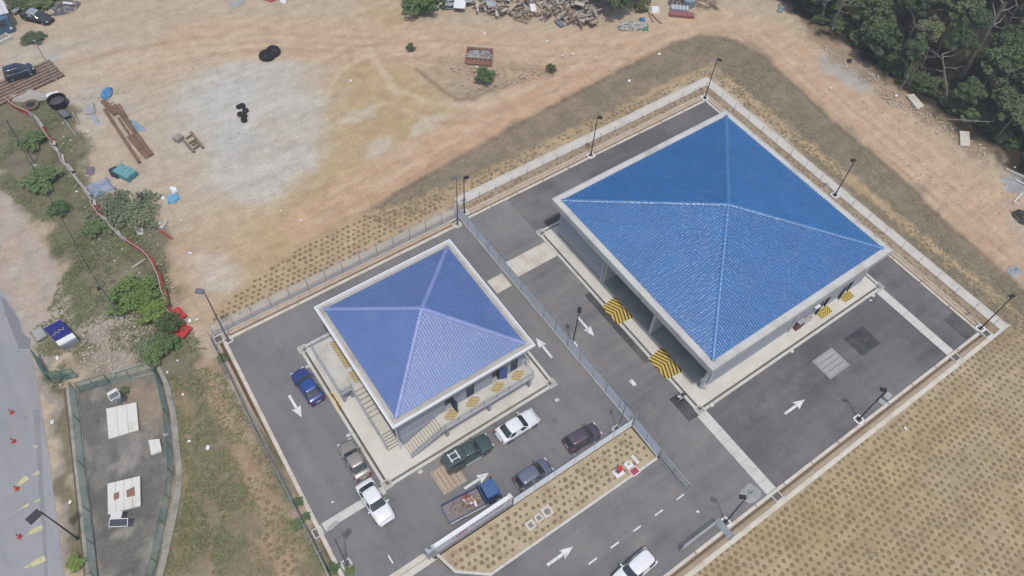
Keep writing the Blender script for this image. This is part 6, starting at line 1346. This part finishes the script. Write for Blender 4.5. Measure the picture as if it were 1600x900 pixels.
for i, (x, y, s, w_, z) in enumerate(spots[:300]):
    o = D.objects.new('turf_sod', sodme[i % 6]); COL.objects.link(o); o.location = (x, y, z if z else gh(x, y)); o.scale = (s, s * sr.uniform(.85, 1.15), s); o.rotation_euler.z = sr.uniform(0, 6)
    o['label'] = lab[w_]; o['category'] = 'turf sod'; o['group'] = lab[w_].replace('sod', 'sods', 1)
o = MB(); pro = [blob(s + 50, 1, .17) for s in range(6)]
for i, (x, y, s, w_, z) in enumerate(spots[300:]):
    v, f = pro[i % 6]; a = sr.uniform(0, 6); c, q = math.cos(a), math.sin(a); z = z if z else gh(x, y); o.add([(x + s * (p[0] * c - p[1] * q), y + s * (p[0] * q + p[1] * c), z + s * p[2]) for p in v], f, True)
o.build('turf_sods', M_sod, kind='stuff')

# ---------------------------------------------------------------- plants
def leafmat(name, c, c2):
    m, nt, b = base(name, .6, 0, .25)
    oi = nt.nodes.new('ShaderNodeObjectInfo'); n = noise(nt, objco(nt), 1.1, 4, .7); n2 = noise(nt, objco(nt), 7, 3)
    col = mixc(nt, ramp(nt, mth(nt, 'ADD', mth(nt, 'MULTIPLY', n, .6), mth(nt, 'MULTIPLY', n2, .4)), .35, .65), c, c2)
    col = mixc(nt, 1.0, col, ramp(nt, oi.outputs['Random'], 0, 1, (.72, .78, .75, 1), (1.25, 1.15, 1.1, 1)), 'MULTIPLY')
    nt.links.new(col, b.inputs['Base Color']); return m
M_leaf = leafmat('forest_leaf', (.030, .056, .022, 1), (.085, .125, .050, 1)); M_leaf2 = leafmat('olive_leaf', (.055, .078, .034, 1), (.125, .155, .070, 1))
M_lime = leafmat('bright_leaf', (.085, .14, .03, 1), (.18, .25, .07, 1)); M_grn = leafmat('fresh_leaf', (.06, .11, .035, 1), (.13, .19, .08, 1)); M_grey = leafmat('grey_scrub_leaf', (.085, .115, .055, 1), (.19, .21, .135, 1))
M_bark = mat('pale_bark', C(150, 144, 132), var=.2, scale=3, bump=.3, col2=C(110, 104, 92), thr=(.5, .65)); M_barkd = mat('dark_bark', C(92, 84, 72), var=.2, scale=3, bump=.3)
def crown_mesh(seed, n_cl, n_leaf, rx, rz, ls, hollow=.5, flat=.6):
    r = random.Random(seed); vs = []; fs = []
    for c in range(n_cl):
        a = r.uniform(0, 6.283); e = r.uniform(-.5, 1.35); q = r.uniform(hollow, 1.0) * (1 + .25 * r.uniform(-1, 1)); cx, cy, cz = rx * q * math.cos(a) * math.cos(e), rx * q * math.sin(a) * math.cos(e), rz * q * math.sin(e)
        cr = rx * r.uniform(.2, .36)
        for k in range(n_leaf):
            d = Vector((r.gauss(0, 1), r.gauss(0, 1), r.gauss(0, flat))); d = d.normalized() * (cr * r.random() ** .5); p = Vector((cx, cy, cz)) + Vector((d.x, d.y, d.z * .7))
            nn = (Vector((r.gauss(0, .6), r.gauss(0, .6), 1)) + d.normalized() * .6).normalized(); u = nn.orthogonal().normalized(); u = Matrix.Rotation(r.uniform(0, 6.283), 3, nn) @ u; v = nn.cross(u); s = ls * r.uniform(.6, 1.3); b = len(vs)
            vs += [tuple(p - u * s), tuple(p + v * s * .38 + nn * s * .12), tuple(p + u * s), tuple(p - v * s * .38 + nn * s * .12)]; fs.append((b, b + 1, b + 2, b + 3))
    me = D.meshes.new('crown'); me.from_pydata(vs, [], fs); return me
def clone(me, m): x = me.copy(); x.materials.append(m); return x
CR = [crown_mesh(s, 40, 80, 2.6, 1.9, .34) for s in (1, 2, 3)]; CRs = [crown_mesh(s + 10, 26, 50, 1.5, 1.2, .22, .3) for s in (1, 2)]
CB_u = clone(CRs[0], M_grn); CR_d = [clone(c, M_leaf) for c in CR]; CR_o = [clone(c, M_leaf2) for c in CR]; BU = [clone(c, M_leaf2) for c in CRs] + [clone(c, M_leaf) for c in CRs]
def trunk_mesh(seed, H, lean, m, r0=.2, limbs=5, bare=False):
    r = random.Random(seed); o = MB(); p = Vector((0, 0, -.3)); n = 6; pts = [p]
    for k in range(n): p = p + Vector((lean[0] / n + r.uniform(-.12, .12), lean[1] / n + r.uniform(-.12, .12), (H + .3) / n)); pts.append(p)
    for k in range(n): o.cyl(pts[k], pts[k + 1], r0 * (1 - .75 * k / n), r0 * (1 - .75 * (k + 1) / n), 7, cap=False)
    for k in range(limbs):
        b = pts[n - 1 - k % 3]; a = r.uniform(0, 6.28); L = r.uniform(1.0, 2.2); e = b + Vector((math.cos(a) * L, math.sin(a) * L, r.uniform(.6, 1.6))); mid = (b + e) / 2 + Vector((0, 0, -.2)); o.cyl(b, mid, r0 * .35, r0 * .25, 5, cap=False); o.cyl(mid, e, r0 * .25, r0 * .1, 5, cap=False)
    me = D.meshes.new('trunk'); me.from_pydata(o.v, [], o.f); me.materials.append(m); me.polygons.foreach_set('use_smooth', o.sm); return me, pts[-1]
TR = [trunk_mesh(s, 6.5, (.3 * (s % 3 - 1), .3 * (s % 2)), M_bark if s % 2 else M_barkd) for s in range(5)]
def tree(x, y, label, crown, tr, sc, csc=1.0, group=None, z=0.0, drop=.6):
    t = thing('tree', label, 'tree', (x, y, z), fr.uniform(0, 6.28), group); t.scale = (1, 1, 1)
    o = D.objects.new('trunk', tr[0]); COL.objects.link(o); o.parent = t; o.scale = (sc * .9, sc * .9, sc)
    c = D.objects.new('crown', crown); COL.objects.link(c); c.parent = t; c.location = Vector((tr[1].x * sc * .9, tr[1].y * sc * .9, tr[1].z * sc - drop * sc)); c.scale = (csc, csc, csc * fr.uniform(.8, 1.2)); c.rotation_euler.z = fr.uniform(0, 6)
    return t
fr = random.Random(77)
def bush(px, py, label, me, sc, h=None, group=None, cat='bush', name='bush'):
    p = G(px, py); t = thing(name, label, cat, (p.x, p.y, 0), fr.uniform(0, 6), group); c = D.objects.new('foliage', me); COL.objects.link(c); c.parent = t; h = h or sc; c.scale = (sc, sc, h); c.location = (0, 0, .75 * h)
    s = MB().cyl((0, 0, -.1), (.1, 0, .9 * h), .06 * sc, .03 * sc, 6).build('stem', M_barkd); s.parent = t; return t
edge = [(97.8, 59), (96.3, 52.6), (97.0, 45.0), (96.3, 37.5), (97.6, 30), (98.2, 24), (97.5, 17.5), (97.5, 12)]
def ex(y):
    for (ax, ay), (bx, by) in zip(edge[:-1], edge[1:]):
        if by <= y <= ay: return ax + (bx - ax) * (y - ay) / (by - ay)
    return 98.0
n_t = 0; y = 12.0
while y < 84:
    x = ex(y) + 1.2 if y < 59 else 98 + (y - 59) * .05
    while x < 142:
        X_, Y_ = x + fr.uniform(-1.3, 1.3), y + fr.uniform(-1.3, 1.3); dd = X_ - ex(min(Y_, 59))
        v = CAM_M.transposed() @ Vector((X_, Y_, -CAM_H)); u = 800 + FOC * v.x / -v.z; w_ = 450 - FOC * v.y / -v.z
        if -60 < u < 1650 and -90 < w_ < 360 and fr.random() < .93:
            tr = TR[fr.randrange(5)]; sc = fr.uniform(.55, .8) if dd < 4 else fr.uniform(.8, 1.45)
            ol = fr.random() > .55
            cv = CAM_M.transposed() @ Vector((X_, Y_, 6.0 * sc - CAM_H)); cu = 800 + FOC * cv.x / -cv.z; cw = 450 - FOC * cv.y / -cv.z; hide = False
            for (ax, ay, bx, by, th_) in ((1503, 118, 1572, 2, 22), (1481, 160, 1472, 84, 15), (1298, 52, 1318, 0, 12), (1405, 90, 1430, 38, 11), (1405, 140, 1432, 96, 9)):
                tt = max(0, min(1, ((cu - ax) * (bx - ax) + (cw - ay) * (by - ay)) / ((bx - ax) ** 2 + (by - ay) ** 2)))
                if math.hypot(cu - ax - tt * (bx - ax), cw - ay - tt * (by - ay)) < th_: hide = True      # leave clearings where the bare trunks stand
            if hide: x += 3.4; continue
            pos = ('standing at the forest edge' if dd < 5 else ('deep inside the forest' if dd > 14 else 'a little way inside the forest')) + (', near the top of the photo' if w_ < 60 else (', beside the thick pale bare trunk' if 60 <= w_ < 150 else ', toward the right border'))
            tree(X_, Y_, ('olive green' if ol else 'dark green') + (' tall' if sc > 1.1 else '') + ' tree ' + pos, fr.choice(CR_o if ol else CR_d), tr, sc, fr.uniform(.62, 1.05), 'trees of the dark forest'); n_t += 1
        x += 3.4
    y += 3.4
# undergrowth
for i in range(150):
    yy = fr.uniform(12, 60); xx = ex(yy) + abs(fr.gauss(0, 2.6)) + .1; t = thing('bush', 'low bush in the undergrowth of the forest edge, ' + ('level with the thick bare trunk' if 26 < yy < 40 else ('toward the top corner of the forest' if yy >= 40 else 'toward the right border')), 'bush', (xx, yy, 0), fr.uniform(0, 6), 'bushes along the forest edge')
    c = D.objects.new('foliage', fr.choice(BU + [CB_u, CB_u])); COL.objects.link(c); c.parent = t; s = fr.uniform(.4, .95); c.scale = (s, s, s * .9); c.location = (0, 0, .6 * s)
# bare pale trunks that stand out
def bare(px, py, tx, ty, h, r0, label, fork=True):
    b = G(px, py); e = G(tx, ty, h); t = thing('bare_tree', label, 'tree', (b.x, b.y, 0)); o = MB(); n = 7; pr = b
    for k in range(n): q = b.lerp(e, (k + 1) / n) + Vector((fr.uniform(-.12, .12), fr.uniform(-.12, .12), 0)); o.cyl(pr, q, r0 * (1 - .6 * k / n), r0 * (1 - .6 * (k + 1) / n), 8, cap=False); pr = q
    o.build('trunk', M_bark, t)
    for k in range(5 if fork else 2):
        s = b.lerp(e, fr.uniform(.6, 1)); a = fr.uniform(0, 6.28); L = fr.uniform(1, 2.6); m1 = s + Vector((math.cos(a) * L * .6, math.sin(a) * L * .6, .3)); MB().cyl(s, m1, r0 * .3, r0 * .18, 5, cap=False).cyl(m1, m1 + Vector((math.cos(a + .4) * L * .6, math.sin(a + .4) * L * .6, .6)), r0 * .18, r0 * .05, 5, cap=False).build('branch', M_bark, t)
bare(1503, 118, 1572, 2, 13, .42, 'tallest and thickest pale bare trunk leaning through the forest canopy'); bare(1481, 160, 1472, 84, 8, .22, 'pale bare trunk standing forward at the forest edge, below the thickest one'); bare(1298, 52, 1318, 0, 6.5, .2, 'slender pale trunk at the upper left forest corner, left one'); bare(1282, 36, 1294, -6, 6, .2, 'pale trunk at the upper left tip of the forest')
bare(1405, 90, 1430, 38, 7, .2, 'pale forked trunk in the middle of the forest edge'); bare(1350, 30, 1356, 0, 4.5, .12, 'thin pale trunk near the top of the forest'); bare(1405, 140, 1432, 96, 5, .12, 'thin leaning stem left of the pale forward trunk', False); bare(1418, 135, 1437, 96, 5, .1, 'second thin leaning stem left of the pale forward trunk', False); bare(1368, 45, 1386, 0, 6, .14, 'thin pale trunk just right of the upper forest corner')
bare(1480, 187, 1555, 190, 3, .14, 'fallen pale trunk lying low along the forest edge', False)
bare(1535, 100, 1592, 10, 12, .16, 'slim dark-shaded trunk right of the thickest pale one', True)
bare(1435, 120, 1452, 74, 7, .13, 'slender pale trunk between the forked trunk and the forward one'); bare(1560, 160, 1590, 105, 8, .16, 'pale trunk near the right border of the forest, upper one'); bare(1570, 205, 1592, 160, 7, .14, 'pale trunk near the right border of the forest, lower one'); bare(1330, 22, 1340, -8, 5, .12, 'short pale stem at the top border of the forest'); bare(1455, 60, 1478, 12, 8, .15, 'pale trunk midway between the forked trunk and the thickest one')
# single bushes elsewhere
CB = crown_mesh(41, 46, 70, 1.5, 1.1, .17, .2); CBl = clone(CB, M_lime); CBg = clone(CB, M_grn); CBd = clone(CB, M_leaf2); CBy = clone(crown_mesh(55, 60, 15, 1.5, 1.0, .13, .1), M_grey); CBk = clone(CB, M_leaf)
bush(660, 18, 'round green bush at the top edge left of the roofing sheets', CBg, 1.7, 1.5); bush(645, 4, 'upper part bush growing behind the round green bush at the top', CBg, 1.3); bush(680, 8, 'leafy green bush squeezed against the roofing sheets', CBd, 1.2)
bush(756, 124, 'small bright bush in the gully below the rusty skip', CBg, .85); bush(641, 77, 'tiny scrub tuft on the rim of the ochre hollow', CBd, .45); bush(862, 110, 'small dark scrub at the right end of the gully', CBd, .45)
bush(222, 470, 'large bright lime-green bush beside the barrier netting', CBl, 1.7, 1.1); bush(238, 492, 'lower right lobe of lime-green shrub beside the netting', CBl, 1.1, .9); bush(70, 283, 'broad leafy green plant in the left verge, uppermost of three', CBg, 1.35, .7); bush(55, 222, 'small leafy plant above the broad verge plant', CBg, 1.1, .6)
bush(97, 330, 'small round-leaved plant in the verge, middle of three', CBg, .8, .5); bush(150, 361, 'small leafy plant against the netting, lowest of three', CBg, .85, .5); bush(62, 8, 'low green scrub at the top left corner behind the old sedan', CBd, 1.6, .6); bush(35, 2, 'low green scrub patch behind the blue hut', CBd, 1.6, .6); bush(56, 62, 'flat olive weed patch on the sand right of the blue hut', CBd, 1.0, .35)
bush(205, 335, 'wide grey-green scrubby bush by the large blue sheet', CBy, 2.3, .5); bush(228, 345, 'grey twiggy bush right of the wide scrubby one', CBy, 1.5, .7); bush(180, 322, 'grey-green twiggy bush beside the blue sheet', CBy, 1.4, .6)
bush(262, 540, 'dark green creeper bush in the gully above the enclosure', CBg, .9, .6); bush(245, 556, 'drooping green shrub over the corner of the green fence', CBg, .8, .6); bush(272, 515, 'small dark shrub at the bottom end of the netting', CBd, .9); bush(228, 548, 'rounded dull green shrub left of the green fence corner', CBy, 1.2, .5)
bush(92, 590, 'low green growth by the open green gate', CBy, .9, .4); bush(196, 612, 'small green weed beside the solar cabinet', CBg, .3, .25); bush(118, 880, 'small round weed on the roadside verge near the bottom', CBl, .5, .35)
for px, py, s, lb in ((468, 785, .28, 'weed growing over the left drain wall, uppermost of two'), (466, 822, .38, 'larger weed spilling over the left fence'), (520, 888, .35, 'weed at the bottom corner of the left drain'), (546, 893, .28, 'weed on the kerb at the bottom of the small yard'), (480, 808, .25, 'small weed inside the left drain'), (347, 560, .35, 'dark weed between the left fence and the drain')): bush(px, py, lb, CBg, s, s * .7, cat='weed', name='weed')
# conifer-like dark trees behind the scrap pile
for px, py, s, lb in ((955, 18, 1.5, 'dense dark green tree behind the right end of the scrap pile, nearest the track'), (925, 2, 1.3, 'dense dark green tree behind the scrap pile, left one'), (985, 2, 1.25, 'dense dark green tree at the top edge right of the scrap pile'), (860, 2, .9, 'small dark shrub behind the middle of the scrap pile'), (893, 2, .9, 'leafy shrub with yellow leaves behind the scrap pile')):
    p = G(px, py); tree(p.x, p.y, lb, CBk if s > 1 else CBd, TR[1], .35 * s, 1.25 * s, drop=.4)
for px, py in ((1000, 15), (1005, 4)): bush(px, py, 'pale green weed clump beside the long poles' if py > 10 else 'pale green weed clump at the top edge beside the long poles', CBd, .7)

# grass tufts and low weeds on the verges, stones on bare earth
def tufts(name, polys, n, hmax, wmax, m, seed):
    r = np.random.RandomState(seed); V = []; F = []
    for poly, share in polys:
        a = np.array(poly); x = r.uniform(a[:, 0].min(), a[:, 0].max(), n * 4); y = r.uniform(a[:, 1].min(), a[:, 1].max(), n * 4)
        k = (sdist(x, y, poly) > .15) & (fbm(x * .45, y * .45, 211, 5) > share[1])
        for p_ in SINK: k &= sdist(x, y, p_) < -.3
        idx = np.where(k)[0][:int(n * share[0])]
        for i in idx:
            for b in range(3):
                an = r.uniform(0, 6.28); w_ = r.uniform(.4, 1) * wmax; h = r.uniform(.4, 1) * hmax; c, s = math.cos(an), math.sin(an); q = len(V); lx, ly = r.uniform(-.3, .3, 2)
                V += [(x[i] - c * w_, y[i] - s * w_, -.02), (x[i] + c * w_, y[i] + s * w_, -.02), (x[i] + lx, y[i] + ly, h)]; F.append((q, q + 1, q + 2))
    me = D.meshes.new(name); me.from_pydata(V, [], F); me.materials.append(m); o = D.objects.new(name, me); COL.objects.link(o); o['kind'] = 'stuff'
vp = [(p[0], p[1]) for p in pxpoly(VERGE)]
tufts('grass_tufts', [(vp, (1, .42))], 14000, .13, .08, leafmat('verge_grass', (.11, .135, .055, 1), (.20, .215, .11, 1)), 4)
tufts('dry_grass_tufts', [(pxpoly(BANK), (1, .35))], 12000, .08, .07, leafmat('bank_grass', (.16, .145, .095, 1), (.25, .225, .155, 1)), 5)
sto = MB(); st = random.Random(8)
for zone, n, s0, s1 in ((pxpoly([(60, 130), (210, 130), (240, 340), (300, 520), (140, 380)]), 260, .06, .25), (pxpoly([(130, 500), (240, 480), (240, 590), (120, 580)]), 420, .06, .22), (pxpoly([(300, 20), (1000, 60), (1150, 70), (600, 330), (300, 480), (250, 300)]), 500, .04, .14), (pxpoly([(1150, 40), (1600, 300), (1600, 460), (1250, 110)]), 300, .04, .16), (pxpoly([(1250, 40), (1545, 235), (1545, 262), (1400, 170), (1250, 60)]), 260, .08, .3), (pxpoly([(690, 80), (880, 95), (820, 130), (730, 150)]), 160, .06, .25)):
    xs = [p[0] for p in zone]; ys = [p[1] for p in zone]; k = 0
    while k < n:
        x, y = st.uniform(min(xs), max(xs)), st.uniform(min(ys), max(ys))
        if not inpoly(x, y, zone): continue
        k += 1; s = st.uniform(s0, s1); z = s * .25
        sto.add([(x + s * st.uniform(.6, 1), y, z), (x, y + s * st.uniform(.6, 1), z * .8), (x - s * st.uniform(.6, 1), y, z), (x, y - s * st.uniform(.6, 1), z * .9), (x + .1 * s, y, z * 2.6), (x, y, -.1)], [(0, 1, 4), (1, 2, 4), (2, 3, 4), (3, 0, 4), (1, 0, 5), (2, 1, 5), (3, 2, 5), (0, 3, 5)])
sto.build('loose_stones', mat('loose_stone', C(190, 178, 160), var=.3, scale=.7), kind='stuff')
# thin warm haze filling the air under the camera
hz = MB().box(-2150, 2250, -2150, 2250, -1.8, 72.0).build('haze', None, kind='stuff')
m = D.materials.new('thin_haze'); m.use_nodes = True; nt = m.node_tree; nt.nodes.remove(nt.nodes['Principled BSDF']); pv = nt.nodes.new('ShaderNodeVolumePrincipled')
pv.inputs['Color'].default_value = (.93, .95, 1, 1); pv.inputs['Density'].default_value = .0007; pv.inputs['Anisotropy'].default_value = .2
nt.links.new(pv.outputs[0], nt.nodes['Material Output'].inputs['Volume']); hz.data.materials.clear(); hz.data.materials.append(m)
print('trees', n_t, 'sods', len(spots), 'objects', len(D.objects))
